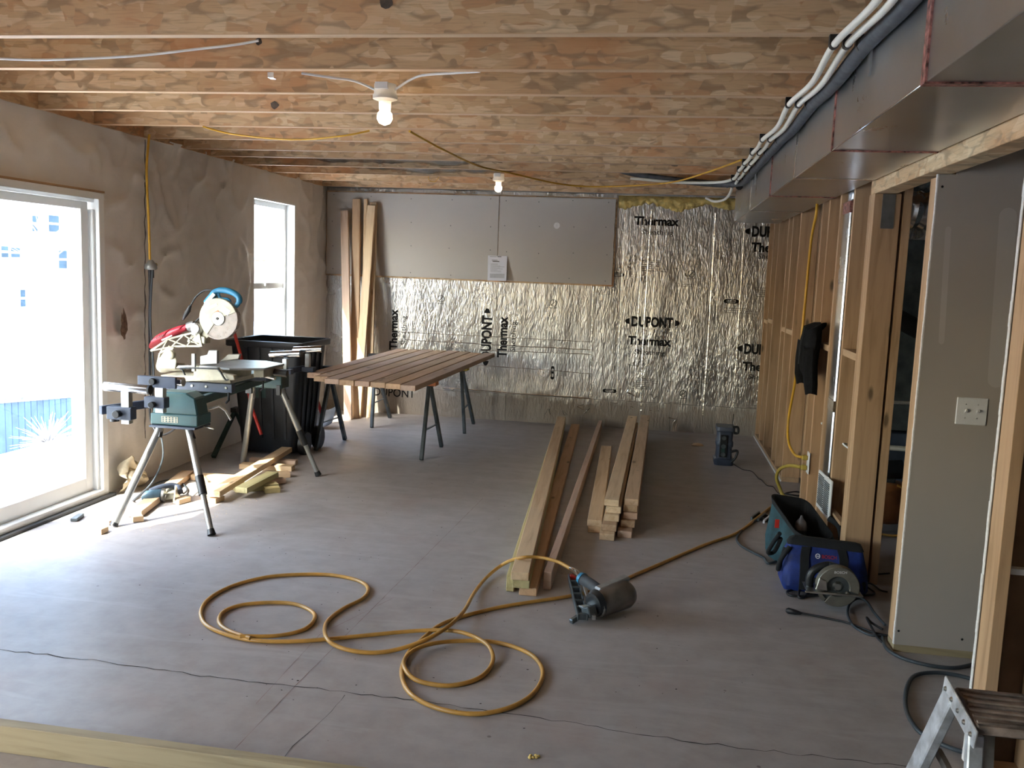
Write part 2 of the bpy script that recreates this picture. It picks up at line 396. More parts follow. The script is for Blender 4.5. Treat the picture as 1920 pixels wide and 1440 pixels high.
def lettering(txt, x0, x1, z0, z1, y, parent, mat, bold=0.0, vertical=False, name='lettering', frame=None):
    cu = bpy.data.curves.new(name, 'FONT'); cu.body = txt; cu.offset = bold; cu.resolution_u = 3
    to = bpy.data.objects.new(name, cu); col.objects.link(to)
    dg = bpy.context.evaluated_depsgraph_get(); me = bpy.data.meshes.new_from_object(to.evaluated_get(dg))
    bpy.data.objects.remove(to)
    xs = [v.co.x for v in me.vertices]; ys = [v.co.y for v in me.vertices]
    ax, bx, ay, by = min(xs), max(xs), min(ys), max(ys)
    o3 = ORG[parent.name]
    for v in me.vertices:
        u = (v.co.x-ax)/(bx-ax); t = (v.co.y-ay)/(by-ay)
        if frame: p = frame[0]+frame[1]*u+frame[2]*t
        elif vertical: p = Vector((x1+(x0-x1)*t, y, z0+(z1-z0)*u))
        else: p = Vector((x0+(x1-x0)*u, y, z0+(z1-z0)*t))
        v.co = p-o3
    me.materials.clear(); me.materials.append(mat)
    o = bpy.data.objects.new(name, me); col.objects.link(o); o.parent = parent; ORG[o.name] = o3; return o
def plank(name, near, far, w, t, mat, label, cat='lumber', group=None, parent=None, edge=False, bevel=.002):
    """rectangular lumber whose TOP face centre line runs near -> far (world)"""
    near = Vector(near); far = Vector(far); d = far-near; ln = d.length; x = d.normalized()
    y = Vector((0, 0, 1)).cross(x)
    y = y.normalized() if y.length > .01 else Vector((0, 1, 0)); z = x.cross(y)
    m = MB()
    m.box(0, -w/2, -t, ln, w/2, 0)
    o = m.build(name, mat, None, bevel)
    mt = Matrix((x, y, z)).transposed().to_4x4(); mt.translation = near
    if parent is None:
        o.matrix_world = mt; tag(o, label, cat, group)
    else:
        o.parent = parent; o.matrix_local = Matrix.Translation(-ORG[parent.name]) @ mt
    ORG[o.name] = None
    return o

XL, YB, XR, ZJ = -3.72, 9.75, 1.10, 2.50      # left wall, back wall, right stud wall, underside of joists
YJ = [-2.2, -1.64, -1.08, -.52, .04, .6, 1.15, 1.7, 2.24, 2.8, 3.35, 3.92, 4.45, 5.0, 5.54, 6.12, 6.67, 7.1, 7.68, 8.28, 8.94, 9.6]

# ================================================================== structure
fl = struct(MB().box(-3.9, -3, -.12, 3.6, 10.2, 0).build('floor', CONC))
def ribbon(pts, w, mat, name, jag=.006):
    P = [onZ(x, y, 0) for x, y in pts]; Q = []
    for i in range(len(P)-1):
        n = max(2, int((P[i+1]-P[i]).length/.04))
        for k in range(n):
            q = P[i].lerp(P[i+1], k/n); q.x += random.uniform(-jag, jag); q.y += random.uniform(-jag, jag)*1.6; Q.append(q)
    Q.append(P[-1]); m = MB(); vs = []; fs = []
    for i, q in enumerate(Q):
        a = Q[max(i-1, 0)]; b = Q[min(i+1, len(Q)-1)]; d = (b-a).normalized(); s_ = Vector((-d.y, d.x, 0))*w*random.uniform(.3, 1)/2
        vs += [q+s_+Vector((0, 0, .0012)), q-s_+Vector((0, 0, .0012))]
        if i: fs.append((2*i-2, 2*i, 2*i+1, 2*i-1))
    m.add(vs, fs); return m.build(name, mat, fl)
ribbon([(-60,1210),(0,1218),(190,1240),(375,1267),(500,1282),(550,1288),(640,1297),(760,1312),(905,1331),(1100,1360),(1300,1392),(1500,1415),(1760,1446)], .006, CRACK, 'floor_crack')
ribbon([(648,1303),(610,1345),(575,1378),(548,1398),(530,1425)], .003, CRACK, 'floor_crack', .004)
ribbon([(905,935),(780,1060),(640,1200),(550,1290),(440,1405)], .003, CHALK, 'chalk_line', .0008)
ribbon([(740,1120),(600,1190),(480,1320)], .002, CHALK, 'chalk_line', .0008)
ribbon([(905,790),(1100,803),(1410,827)], .008, CHALK, 'chalk_line', .003)
ribbon([(905,797),(1100,810),(1400,834)], .003, CHALK, 'chalk_line', .003)

# ceiling: subfloor with its joists
ceil = struct(MB().box(-3.9, -3, 2.78, 3.6, 10.2, 2.80).build('ceiling', OSB))
jm = MB().box(-3.75, -.021, 0, 3.5, .021, .279).build('joist', OSB, ceil); jm.location = (0, YJ[0], ZJ+.001)
flm = MB().box(-3.75, -.0225, 0, 3.5, .0225, .004).build('bottom_edge', W[0], jm)
flm.location = (0, 0, -.002)
for y in YJ[1:]:
    j = jm.copy(); col.objects.link(j); j.location = (0, y, ZJ+.001)
    e = flm.copy(); col.objects.link(e); e.parent = j
# blocking between joists, rim at the left wall
for (px, y) in ((-2.6, 8.94), (-.95, 7.68), (-1.7, 8.28), (.05, 8.28), (-.9, 9.3), (.45, 8.28), (-.2, 9.3)):
    MB().box(px, y+.03, ZJ+.03, px+.04, y+.52 if y < 9.2 else y+.28, ZJ+.27).build('blocking', OSB, ceil)
for i in range(len(YJ)-1):
    MB().box(-3.78, YJ[i]+.023, ZJ, -3.70, YJ[i+1]-.023, ZJ+.27).build('rim_block', OSB, ceil)
kn = MB()
for (px, py, r) in ((515, 197, .03), (723, 5, .03), (485, 78, .02), (1265, 303, .05)):
    y = min(YJ, key=lambda q: abs(q-onZ(px, py, 2.58)[1]))-.0225
    c = onY(px, py, y)
    kn = MB(); kn.add([c+Vector((r*math.cos(a)*random.uniform(.7, 1.1), -.0008, .8*r*math.sin(a)*random.uniform(.7, 1.1))) for a in [k*math.pi/6 for k in range(12)]], [tuple(range(12))])
    kn.build('dark_smudge', plain('grey_smudge', (.11, .085, .065), .8, 0, .3, 30), ceil)

# left wall
DO = (3.50, 5.58, 0.0, 2.06); WO = (7.91, 8.89, .58, 2.25); BO = (-1.6, 1.3, .75, 2.15)
def wr(y, z):
    a = noise.noise(Vector((y*1.6+z*.8, z*1.5-y*.5, 1.3)))*.020
    b = (1-abs(noise.noise(Vector((y*2.6+z*1.2, z*2.2-y*1.3, 5.1))))*2.2)
    c = (1-abs(noise.noise(Vector((y*4.6-z*3.2, z*4.2+y*1.7, 9.7))))*2.4)
    t = max(0, b)**3*.026 + max(0, c)**3*.010
    hz = max(0, 1-abs((z*2.35+.22) % 1-.5)*40)*.005
    return a+t*min(1, max(.25, (z-.2)))+hz
y0, y1 = -3.0, 9.80; nu, nv = 512, 100
ys = [y0+(y1-y0)*i/nu for i in range(nu+1)]; zs = [2.52*j/nv for j in range(nv+1)]
def snap(v, lst):
    for q in lst:
        if abs(v-q) < .0127: return q
    return v
def inop(y, z): return any(o[0] < y < o[1] and o[2]-.001 < z < o[3] for o in (DO, WO, BO))
def sheetfn(u, v):
    y = snap(y0+(y1-y0)*u, (DO[0], DO[1], WO[0], WO[1], BO[0], BO[1])); z = snap(2.52*v, (DO[3], WO[2], WO[3], BO[2], BO[3]))
    d = wr(y, z)
    for o in (DO, WO, BO):
        e = max(max(o[0]-y, y-o[1]), max(o[2]-z, z-o[3])); d *= min(1, max(.05, e/.15)) if e < .15 else 1
    return Vector((XL+d, y, z))
wl = struct(MB().grid(nu, nv, sheetfn, True, lambda u, v: inop(y0+(y1-y0)*u, 2.52*v)).build('wall_left', SHEET))
# solid wall behind the sheet
core = MB()
def wallseg(a, b, c, d): core.box(-3.90, a, c, -3.765, b, d)
wallseg(-3, BO[0], 0, 2.5); wallseg(BO[0], BO[1], 0, BO[2]); wallseg(BO[0], BO[1], BO[3], 2.5); wallseg(BO[1], DO[0], 0, 2.5); wallseg(DO[0], DO[1], DO[3], 2.5)
wallseg(DO[1], WO[0], 0, 2.5); wallseg(WO[0], WO[1], 0, WO[2]); wallseg(WO[0], WO[1], WO[3], 2.5); wallseg(WO[1], 9.9, 0, 2.5); core.box(-3.9, -3, 2.5, -3.79, 9.9, 2.8)
core.build('wall_core', SIDING, wl)
# seam of dark sealant with the tears in the sheet
pts = [Vector((XL+.03+.004*math.sin(k*2.1), onX(272, 262+k*14, XL+.03)[1]+.006*noise.noise(Vector((k*1.7, 0, 0))), onX(272, 262+k*14, XL+.03)[2])) for k in range(0, 41)]
MB().tube(spline(pts, 2), [.003+.006*abs(noise.noise(Vector((i*.9, 3, 0)))) for i in range(81)], 6).build('sealant_bead', SEALANT, wl)
c = onX(226, 607, XL+.03); vs = [c+Vector((.004, .05*math.cos(a)*random.uniform(.5, 1.1), .11*math.sin(a)*random.uniform(.6, 1.1))) for a in [k*math.pi/8 for k in range(16)]]
MB().add([v+Vector((.02, 0, 0)) for v in vs], [tuple(range(16))]).build('torn_patch', plain('torn_patch_brown', (.16, .11, .075), .8, 0, .4, 40, .8), wl)
for (a, b, c_, d) in ((-3, BO[0], 0, 0),):
    pass

# sliding door
d1 = struct(bpy.data.objects.new('door_1', None)); col.objects.link(d1); d1.location = (XL, 4.54, 0); ORG['door_1'] = Vector(d1.location)
f = MB(); x0, x1 = -3.88, -3.68
f.box(x0, DO[0], 2.02, x1, DO[1], 2.06).box(x0, DO[0], 0, x1, DO[0]+.06, 2.02).box(x0, DO[1]-.06, 0, x1, DO[1], 2.02).box(x0, DO[0]+.06, .0, x1, DO[1]-.06, .055)
f.box(x0+.03, DO[0]+.06, 1.995, x1-.035, DO[1]-.06, 2.02).box(x0+.02, DO[1]-.085, .055, x1-.03, DO[1]-.06, 1.95)
f.build('door_frame', VINYL, d1, .003)
for (ya, yb, xx) in ((3.56, 4.56, -3.84), (4.47, 5.49, -3.78)):
    s_ = MB(); t = .075
    s_.box(xx, ya, .055, xx+.04, ya+t, 1.995).box(xx, yb-t, .055, xx+.04, yb, 1.995).box(xx, ya+t, .055, xx+.04, yb-t, .055+.10).box(xx, ya+t, 1.945, xx+.04, yb-t, 1.995)
    so_ = s_.build('sliding_sash', VINYL, d1, .003)
    MB().box(xx+.017, ya+t-.005, .15, xx+.023, yb-t+.005, 1.95).build('pane', GLASS, so_)
MB().box(-3.70, DO[0], -.0, -3.64, DO[1]+.02, .018).build('threshold', BLACK, d1)
MB().box(-3.74, DO[0]-.02, 2.062, -3.688, DO[1]+.02, 2.075).build('head_trim', W[1], d1)
# window
def window(name, o_, mid=True):
    w1 = struct(bpy.data.objects.new(name, None)); col.objects.link(w1); w1.location = (XL, o_[0], o_[2]); ORG[w1.name] = Vector(w1.location)
    a, b, c, d = o_; xi = -3.72
    j = MB(); j.box(-3.9, a, d-.02, xi, b, d).box(-3.9, a, c, xi, a+.02, d-.02).box(-3.9, b-.02, c, xi, b, d-.02).box(-3.9, a, c-.0, xi, b, c+.02)
    j.build('window_reveal', VINYL, w1)
    s_ = MB(); t = .05; X = -3.88
    A, B, C, D = a+.02, b-.02, c+.02, d-.02
    s_.box(X, A, C, X+.07, A+t, D).box(X, B-t, C, X+.07, B, D).box(X, A+t, C, X+.07, B-t, C+t).box(X, A+t, D-t, X+.07, B-t, D)
    if mid: m_ = (C+D)/2; s_.box(X+.01, A+t, m_-.03, X+.06, B-t, m_+.03)
    so_ = s_.build('window_frame', VINYL, w1, .003)
    if mid:
        MB().box(X+.035, A+t-.004, C+t-.004, X+.04, B-t+.004, m_-.026).build('pane', GLASS, so_)
        MB().box(X+.035, A+t-.004, m_+.026, X+.04, B-t+.004, D-t+.004).build('pane', GLASS, so_)
        MB().box(X+.062, (A+B)/2-.04, m_+.0, X+.08, (A+B)/2+.04, m_+.03).build('sash_lock', WHITE, so_)
    else: MB().box(X+.035, A+t-.004, C+t-.004, X+.04, B-t+.004, D-t+.004).build('pane', GLASS, so_)
window('window_1', WO); window('unseen_fill_window', BO, False)  # second window is unseen, added behind the camera to brighten the foreground

# back wall
wb = struct(MB().box(-3.9, YB+.06, 0, 3.6, 10.0, 2.8).build('wall_back', SIDING))
BX = [-3.74, -.685, .51, 1.75, 3.5]
for a, b in zip(BX[:-1], BX[1:]):
    ib = MB().box(a+.002, YB+.002*(a > -1), .30, b-.002, YB+.06, 2.5).build('insulation_board', FOIL, wb)
for a, b in ((-3.74, -1.6), (-1.6, .2), (.2, 3.5)):
    MB().box(a+.002, YB-.008, 0, b-.002, YB+.06, .298).build('bottom_insulation_strip', FOIL, wb)
IB = [o for o in wb.children if o.name.startswith('insulation_board')]
IBL, IBM, IBR = IB[0], IB[1], IB[2]
yy = YB-.0015
def logo(x0, x1, z0, z1, parent, vertical=False):
    if not vertical:
        w_ = x1-x0; lettering('DUPONT', x0+w_*.12, x1-w_*.12, z0, z1, yy, parent, INK, .045)
        zc = (z0+z1)/2; h = (z1-z0)*.30
        for sx, xx in ((-1, x0+w_*.085), (1, x1-w_*.085)):
            pts = [Vector((xx, yy, zc-h)), Vector((xx, yy, zc+h))] + [Vector((xx+sx*w_*.085*math.cos(a), yy, zc+h*.9*math.sin(a))) for a in (1.2, .7, .25, -.25, -.7, -1.2)]
            MB().add(pts if sx > 0 else pts, [tuple(range(8))]).build('emblem', INK, parent)
    else:
        h_ = z1-z0; lettering('DUPONT', x0, x1, z0+h_*.12, z1-h_*.12, yy, parent, INK, .045, True)
        xc = (x0+x1)/2; h = (x1-x0)*.30
        for sz, zz in ((-1, z0+h_*.085), (1, z1-h_*.085)):
            pts = [Vector((xc-h, yy, zz)), Vector((xc+h, yy, zz))] + [Vector((xc+h*.9*math.sin(a), yy, zz+sz*h_*.085*math.cos(a))) for a in (1.2, .7, .25, -.25, -.7, -1.2)]
            MB().add(pts, [tuple(range(8))]).build('emblem', INK, parent)
def thermax(x0, z1, parent, full=True):
    pass
lettering('Thermax', -.294, .174, 2.185, 2.28, yy, IBM, INK, .038); lettering('Sheathing', -.213, .12, 2.075, 2.145, yy, IBM, INK)
logo(-.335, .245, 1.11, 1.225, IBM)
lettering('Thermax', -.292, .167, .915, 1.010, yy, IBM, INK, .038); lettering('Sheathing', -.216, .105, .80, .868, yy, IBM, INK)
logo(.855, 1.435, 2.10, 2.215, IBR)
lettering('Thermax', .93, 1.39, 1.945, 2.045, yy, IBR, INK, .038); lettering('Sheathing', 1.005, 1.325, 1.86, 1.932, yy, IBR, INK)
logo(.86, 1.44, .875, .99, IBR)
lettering('Thermax', .925, 1.385, .70, .795, yy, IBR, INK, .038); lettering('Sheathing', .995, 1.315, .60, .665, yy, IBR, INK)
logo(-1.905, -1.785, .60, 1.235, IBL, True)
lettering('Thermax', -1.72, -1.61, .70, 1.155, yy, IBL, INK, .038, True); lettering('Sheathing', -1.575, -1.50, .775, 1.10, yy, IBL, INK, 0, True)
lettering('Thermax', -2.955, -2.86, .72, 1.18, yy, IBL, INK, .038, True); lettering('Sheathing', -2.82, -2.75, .78, 1.11, yy, IBL, INK, 0, True)
strip0 = [o for o in wb.children if o.name.startswith('bottom_ins')][0]
lettering('DUPONT', -3.12, -2.64, .19, .285, YB-.0095, strip0, INK, .012)
def icon(px, py, parent, r=.038):
    c = onY(px, py, yy); m = MB(); n = 20
    vs = [];
    for k in range(n):
        a = 2*math.pi*k/n; vs += [c+Vector((math.cos(a)*r, 0, math.sin(a)*r)), c+Vector((math.cos(a)*r*.84, 0, math.sin(a)*r*.84))]
    m.add(vs, [(2*k, 2*k+1, (2*k+3) % (2*n), (2*k+2) % (2*n)) for k in range(n)])
    q = Vector((.707, 0, .707))*r*.9; s_ = Vector((-.707, 0, .707))*r*.09
    m.add([c-q-s_, c+q-s_, c+q+s_, c-q+s_], [(0, 1, 2, 3)])
    m.add([c+Vector((-r*1.1, 0, -r*1.35)), c+Vector((r*1.1, 0, -r*1.35)), c+Vector((r*1.1, 0, -r*1.5)), c+Vector((-r*1.1, 0, -r*1.5))], [(0, 1, 2, 3)])
    m.build('warning_icon', INK, parent)
icon(1297, 513, IBM); icon(1281, 738, IBM); icon(827, 560, IBL); icon(1038, 568, IBL)
def pill(px, py, hw, hh, parent):
    c = onY(px, py, yy); m = MB()
    def rr(s_, n=6):
        out = []; r = min(hw, hh)*s_; X = hw*s_-r if hw > hh else 0; Z = hh*s_-r if hh > hw else 0
        a0 = -math.pi/2 if hw > hh else 0
        for k in range(n+1): a = a0+math.pi*k/n; out.append((X+r*math.cos(a), Z+r*math.sin(a)))
        for k in range(n+1): a = a0+math.pi+math.pi*k/n; out.append((-X+r*math.cos(a), -Z+r*math.sin(a)))
        return out
    o_ = rr(1.0); i_ = rr(.62); n = len(o_)
    m.add([c+Vector((a, 0, b)) for a, b in o_+i_], [(k, (k+1) % n, (k+1) % n+n, k+n) for k in range(n)])
    m.add([c+Vector((-hw*.55, -.0004, -hh*.12)), c+Vector((hw*.55, -.0004, -hh*.12)), c+Vector((hw*.55, -.0004, hh*.22)), c+Vector((-hw*.55, -.0004, hh*.22))], [(0, 1, 2, 3)])
    m.build('oval_stamp', INK, parent)
pill(1371, 565, .078, .022, IBR); pill(1143, 733, .076, .020, IBM); pill(1158, 515, .07, .02, IBM); pill(1036, 699, .020, .075, IBL)
def fine(px, py, w_, n, dz, parent, vert=False):
    c = onY(px, py, yy); m = MB()
    for k in range(n):
        l = w_*random.uniform(.6, 1); a, b = (l, .005)
        o_ = Vector((0, 0, -k*dz)) if not vert else Vector((k*dz, 0, 0))
        if vert: a, b = b, a
        m.add([c+o_, c+o_+Vector((a, 0, 0)), c+o_+Vector((a, 0, b)), c+o_+Vector((0, 0, b))], [(0, 1, 2, 3)])
    m.build('fine_print', FADED, parent)
fine(1202, 488, .32, 6, .022, IBM); fine(1187, 709, .3, 6, .022, IBM); fine(1270, 533, .22, 2, .02, IBM); fine(1255, 755, .22, 2, .02, IBM)
fine(1418, 540, .25, 5, .022, IBR); fine(1358, 578, .35, 3, .022, IBR); fine(1400, 760, .2, 5, .022, IBR)
fine(1012, 660, .28, 9, .03, IBL, True); fine(1045, 705, .22, 5, .022, IBL, True); fine(803, 648, .25, 4, .03, IBL, True); fine(905, 745, .18, 8, .02, IBL)
for (px, py) in ((1262, 450), (1268, 476), (1262, 504), (1182, 685), (1250, 690), (1250, 715), (1410, 500), (1415, 540), (1385, 725), (1118, 450)):
    c = onY(px, py, yy); MB().add([c, c+Vector((.07, 0, 0)), c+Vector((.07, 0, .004)), c+Vector((0, 0, .004))], [(0, 1, 2, 3)]).build('stud_mark', INK, IBM)
# tape ridges in the foil
def ridge(pts, r, name='foil_ridge', mat=None):
    P = spline([onY(x, y, YB-.001) for x, y in pts], 14)
    for i, p in enumerate(P): p.x += random.uniform(-.0025, .0025); p.z += random.uniform(-.0025, .0025)
    MB().tube(P, [r*random.uniform(.5, 1.25) for _ in P], 6).build(name, mat or TAPE, wb)
ridge([(1222,392),(1213,520),(1203,700),(1202,770)], .0085); ridge([(1342,400),(1330,600),(1318,778)], .009); ridge([(1173,395),(1165,540),(1156,745)], .004)
ridge([(1250,430),(1246,480)], .004); ridge([(1207,410),(1196,600),(1190,740)], .0045); ridge([(1396,420),(1385,600),(1373,790)], .0055); ridge([(1351,440),(1343,600)], .003)
ridge([(1113,538),(1109,640),(1107,742)], .006); ridge([(1232,420),(1225,560),(1215,650)], .0035)
ridge([(830,727),(1000,740),(1107,748),(1210,768),(1240,770)], .007); ridge([(745,622),(900,630),(1108,641)], .0035); ridge([(760,637),(900,645),(1108,656)], .0055); ridge([(900,657),(1108,664)], .0035)
ridge([(820,680),(1000,692),(1108,701)], .003)
for (px, py) in ((1025,772),(1060,775),(1090,764),(1225,742),(1183,735),(1262,790),(1100,772)):
    c = onY(px, py, YB-.012); MB().tube([c+Vector((random.uniform(-.05, .05), 0, random.uniform(-.05, .05))) for _ in range(4)], .004, 5).build('foil_wrinkle', TAPE, wb)
# drywall on back wall
bk = MB().box(-3.70, 9.715, 1.528, -.478, 9.749, 2.462).build('osb_backer', OSB, wb)
for a, b in ((-3.69, -1.7475), (-1.7415, -.495)):
    sh = MB().box(a, 9.699, 1.545, b, 9.713, 2.448).build('drywall_sheet', DRY, wb, .0015)
    m = MB(); nx = 5 if a < -3 else 4
    for i in range(nx):
        for j in range(4):
            x = a+.08+(b-a-.16)*i/(nx-1)+random.uniform(-.02, .02); z = 1.60+.80*j/3+random.uniform(-.02, .02)
            m.lathe((x, 9.6992, z), (0, -1, 0), [(0, .006), (.0008, .006)], 8)
    s_ = m.build('screw_heads', FADED, sh); s_['kind'] = 'stuff'
c = onY(1044, 423, 9.698); MB().lathe((c.x, 9.698, c.z), (0, -1, 0), [(0, .034), (.001, .033)], 16).build('filler_spot', DRYEDGE, wb)
# spray foam band
def foamfn(u, v):
    x = -.47+1.56*u; z = 2.49-(.115+.07*noise.noise(Vector((x*3.3, 0, 0)))+.03*noise.noise(Vector((x*24, 3, 0))))*v
    return Vector((x, YB-.004-.035*math.sin(math.pi*min(1, v*1.02))**.6*(1+.5*noise.noise(Vector((x*18, z*18, 0)))), z))
MB().grid(110, 10, foamfn).build('spray_foam_band', SPRAY, wb)

# ---------------- right stud wall
T = .042; Wd = .14
wr_ = struct(bpy.data.objects.new('wall_right', None)); col.objects.link(wr_); wr_.location = (XR, 5.1, 0); ORG['wall_right'] = Vector(wr_.location)
sm = MB().box(XR, 9.69, .04, XR+Wd, 9.69+T, 2.44).build('stud', W[2], wr_)
first = True
for y in (9.32, 8.93, 8.29, 8.03, 7.60, 6.62, 6.36, 5.98, 5.58):
    s_ = sm.copy(); col.objects.link(s_); s_.location = (0, y-9.69, 0)
for k in range(3):
    MB().box(XR, 5.08+k*(T+.0015), 0, XR+.135, 5.08+k*(T+.0015)+T, 2.132).build('post_ply', W[2], wr_, .002)
MB().box(XR+.150, 5.085, 0, XR+.192, 5.20, 2.44).build('stud', W[2], wr_, .002)
MB().box(XR+.145, 7.60, .04, XR+.235, 7.642, 2.44).build('stud', W[2], wr_, .002)
MB().box(XR, 7.60, 0, XR+Wd, 9.74, .038).build('bottom_plate', W[1], wr_)
MB().box(XR, 5.21, 0, XR+Wd, 6.665, .038).build('bottom_plate', W[1], wr_)
MB().box(XR-.012, 7.60, 0, XR-.001, 9.74, .014).build('sill_gasket', WHITE, wr_)
MB().box(XR, 5.21, 2.442, XR+Wd, 9.74, 2.482).build('top_plate', W[1], wr_)
for (ya, yb, z) in ((9.365, 9.685, 1.24), (8.975, 9.315, 1.26), (8.075, 8.285, 1.235), (7.65, 8.02, 1.235), (6.025, 6.355, 1.235), (5.215, 5.575, 1.25)):
    MB().box(XR+.002, ya, z-.02, XR+.088, yb, z+.02).build('blocking', W[1], wr_)
MB().box(XR+.001, 5.245, .28, XR+.03, 5.575, .30).build('blocking', W[1], wr_)
# header with a metal post cap
hd = MB().box(XR+.005, .2, 2.133, XR+.108, 5.205, 2.40).build('header_beam', LSL, wr_, .002)
MB().box(XR+.04, 5.0745, 1.95, XR+.105, 5.0790, 2.13).build('post_cap', plain('dull_zinc', (.22, .22, .22), .5, .6, .1, 20), wr_)
# partition with the light switches (faces the camera)
p1 = struct(bpy.data.objects.new('wall_partition', None)); col.objects.link(p1); p1.location = (1.15, 4.16, 0); ORG['wall_partition'] = Vector(p1.location)
yd = 4.147
MB().prism([(1.150, yd, .035), (2.6, yd, .035), (2.6, yd, 2.47), (1.222, yd, 2.47), (1.222, yd, 2.13), (1.150, yd, 2.13)], (0, .013, 0)).build('drywall_sheet', DRYG, p1)
ed = MB()
for k in range(40):
    z = .035+k*2.095/40; ed.box(1.146-random.uniform(0, .002), yd-.001, z, 1.1502, yd+.0145, z+2.095/40)
ed.build('paper_edge', DRYEDGE, p1)
for x in (1.150, 1.60, 2.05, 2.5): MB().box(x, yd+.015, .036, x+T, yd+.112, 2.12 if x < 1.2 else 2.46).build('stud', W[2], p1)
MB().box(1.150, yd+.006, 0, 2.6, yd+.112, .034).build('bottom_plate', WGy, p1)
m = MB(); a = onY(1880, 402, yd-.0005); b = onY(1862, 715, yd-.0005)
for (q0, q1, hw) in ((onY(1890, 405, yd), onY(1868, 712, yd), .035), (onY(1778, 430, yd), onY(1765, 640, yd), .012)):
    pts = []
    for k in range(7): an = math.pi*k/6; pts.append(q0+Vector((hw*math.cos(an), -.0006, hw*math.sin(an))))
    for k in range(7): an = math.pi+math.pi*k/6; pts.append(q1+Vector((hw*math.cos(an), -.0006, hw*math.sin(an))))
    MB().add(pts, [tuple(range(14))]).build('mud_patch', MUD, p1)
for q in ((1725, 765, 1850, 800),):
    pa = onY(1722, 757, yd); pb = onY(1860, 770, yd)
for (px, py) in ((1767, 350), (1685, 1183), (1804, 1199)):
    c = onY(px, py, yd-.0005); MB().lathe(c, (0, -1, 0), [(0, .0055), (.001, .005)], 8).build('screw_hole', INK, p1)
# near partition, seen end-on at the right edge
p2 = struct(bpy.data.objects.new('wall_near_right', None)); col.objects.link(p2); p2.location = (XR, 3.06, 0); ORG['wall_near_right'] = Vector(p2.location)
XN = XR+.045
MB().box(XN-.002, 3.165, .02, 2.6, 3.180, 2.12).build('drywall_sheet', KRAFT, p2)
ed = MB()
for k in range(50):
    z = .02+k*2.1/50; ed.box(XN-.0035-random.uniform(0, .002), 3.1635, z, XN-.0015, 3.182, z+2.1/50)
ed.build('paper_edge', DRYEDGE, p2)
for x in (XN, 1.30, 1.67, 2.08, 2.5): MB().box(x, 3.058, .04, x+.040, 3.160, 2.12).build('stud', W[2], p2, .002)
MB().box(XN, 3.058, 0, 2.6, 3.160, .038).build('bottom_plate', W[0], p2)
MB().box(1.19, 3.10, .72, 1.295, 3.13, .74).build('pipe_clamp', WHITE, p2)
# switch plate
c0 = onY(1790, 795, yd); sw = thing('light_switch', (1.375, yd, 1.12), 'double white toggle switch plate on the grey drywall', 'light switch')
MB().box(1.311, yd-.007, 1.062, 1.439, yd-.0005, 1.182).build('wall_plate', WHITE, sw, .003)
for x in (1.350, 1.399):
    MB().box(x-.006, yd-.0085, 1.110, x+.006, yd-.007, 1.134).build('toggle_slot', WHITE, sw)
    MB().beam((x, yd-.0085, 1.120), (x, yd-.022, 1.128), .008, .010).build('toggle', WHITE, sw)
    for z in (1.092, 1.152): MB().lathe((x, yd-.0072, z), (0, -1, 0), [(0, .003), (.001, .0028)], 8).build('plate_screw', STEEL, sw)
# far walls of the room and the utility room
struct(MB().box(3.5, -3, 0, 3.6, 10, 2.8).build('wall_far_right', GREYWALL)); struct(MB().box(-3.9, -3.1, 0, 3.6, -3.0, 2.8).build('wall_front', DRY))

# ================================================================== ductwork and pipes
duct = thing('air_duct', (.885, 4.5, 2.2), 'long rectangular galvanised air duct hung under the joists', 'air duct')
DS = [0.3, 2.64, 3.99, 5.05, 6.13, 7.46, 9.03]
for i in range(6):
    a, b = DS[i], DS[i+1]; q = .006 if i == 0 else 0
    MB().box(.680-q, a+.004, 2.2-q, 1.092, b-.004, 2.492).build('duct_section', GALV, duct, .0015)
    if i < 5:
        MB().box(.674-q, b-(.020 if i == 0 else .010), 2.195-q, 1.094, b+(.020 if i == 0 else .010), 2.494).build('seam_band', REDTAPE if i in (0, 1, 3) else TAPE, duct)
ec = MB(); ec.prism([(.684, 9.03, 2.204), (1.088, 9.03, 2.204), (1.088, 9.06, 2.215), (.684, 9.06, 2.23)], (0, 0, .28)); ec.build('end_cap', GALV, duct)
cr = MB().tube([(.6785, .3, 2.1985), (.6785, 9.03, 2.1985)], .003, 6).build('corner_bead', CHROME, duct)
for y in (3.35, 5.0, 7.1):
    MB().box(.665, y-.03, 2.36, .672, y+.0, 2.52).build('hanger_strap', GALV, duct)
def run(x, r, z, ys, name, mat, label, sag, side, endcurve=None):
    P = []
    for i, y in enumerate(ys):
        P.append((x, y, z))
        if i < len(ys)-1:
            q = (ys[i+1]-y)**2/1.2; P.append((x+side*q, (y+ys[i+1])/2, z-sag*q))
    if endcurve: P += endcurve
    o = MB().tube(spline(P, 8), r, 10).build(name, mat, None, 0, (x, ys[0], z)); tag(o, label, 'pipe'); return o
cl = [.6, 2.24, 3.35, 4.45, 5.54, 6.12, 6.67, 7.1, 7.68, 8.28]
run(.548, .0125, 2.466, cl[:-1], 'water_pipe', PEX, 'outer white plastic water pipe clipped under the joists, left of its twin', .012, .018, [(.45, 8.0, 2.47), (.1, 8.12, 2.475), (-.3, 8.1, 2.50)])
run(.592, .0125, 2.466, cl, 'water_pipe', PEX, 'inner white plastic water pipe, between its twin and the grey foam pipe', .02, .010, [(.60, 8.7, 2.44), (.58, 9.1, 2.42), (.5, 9.35, 2.42), (.42, 9.45, 2.46)])
run(.650, .028, 2.462, cl[:9], 'insulated_pipe', DGREY, 'thick dark grey foam-wrapped pipe beside the air duct', .014, .0, [(.62, 7.95, 2.46), (.40, 8.12, 2.47), (-.2, 8.14, 2.53), (-.7, 8.14, 2.66)])
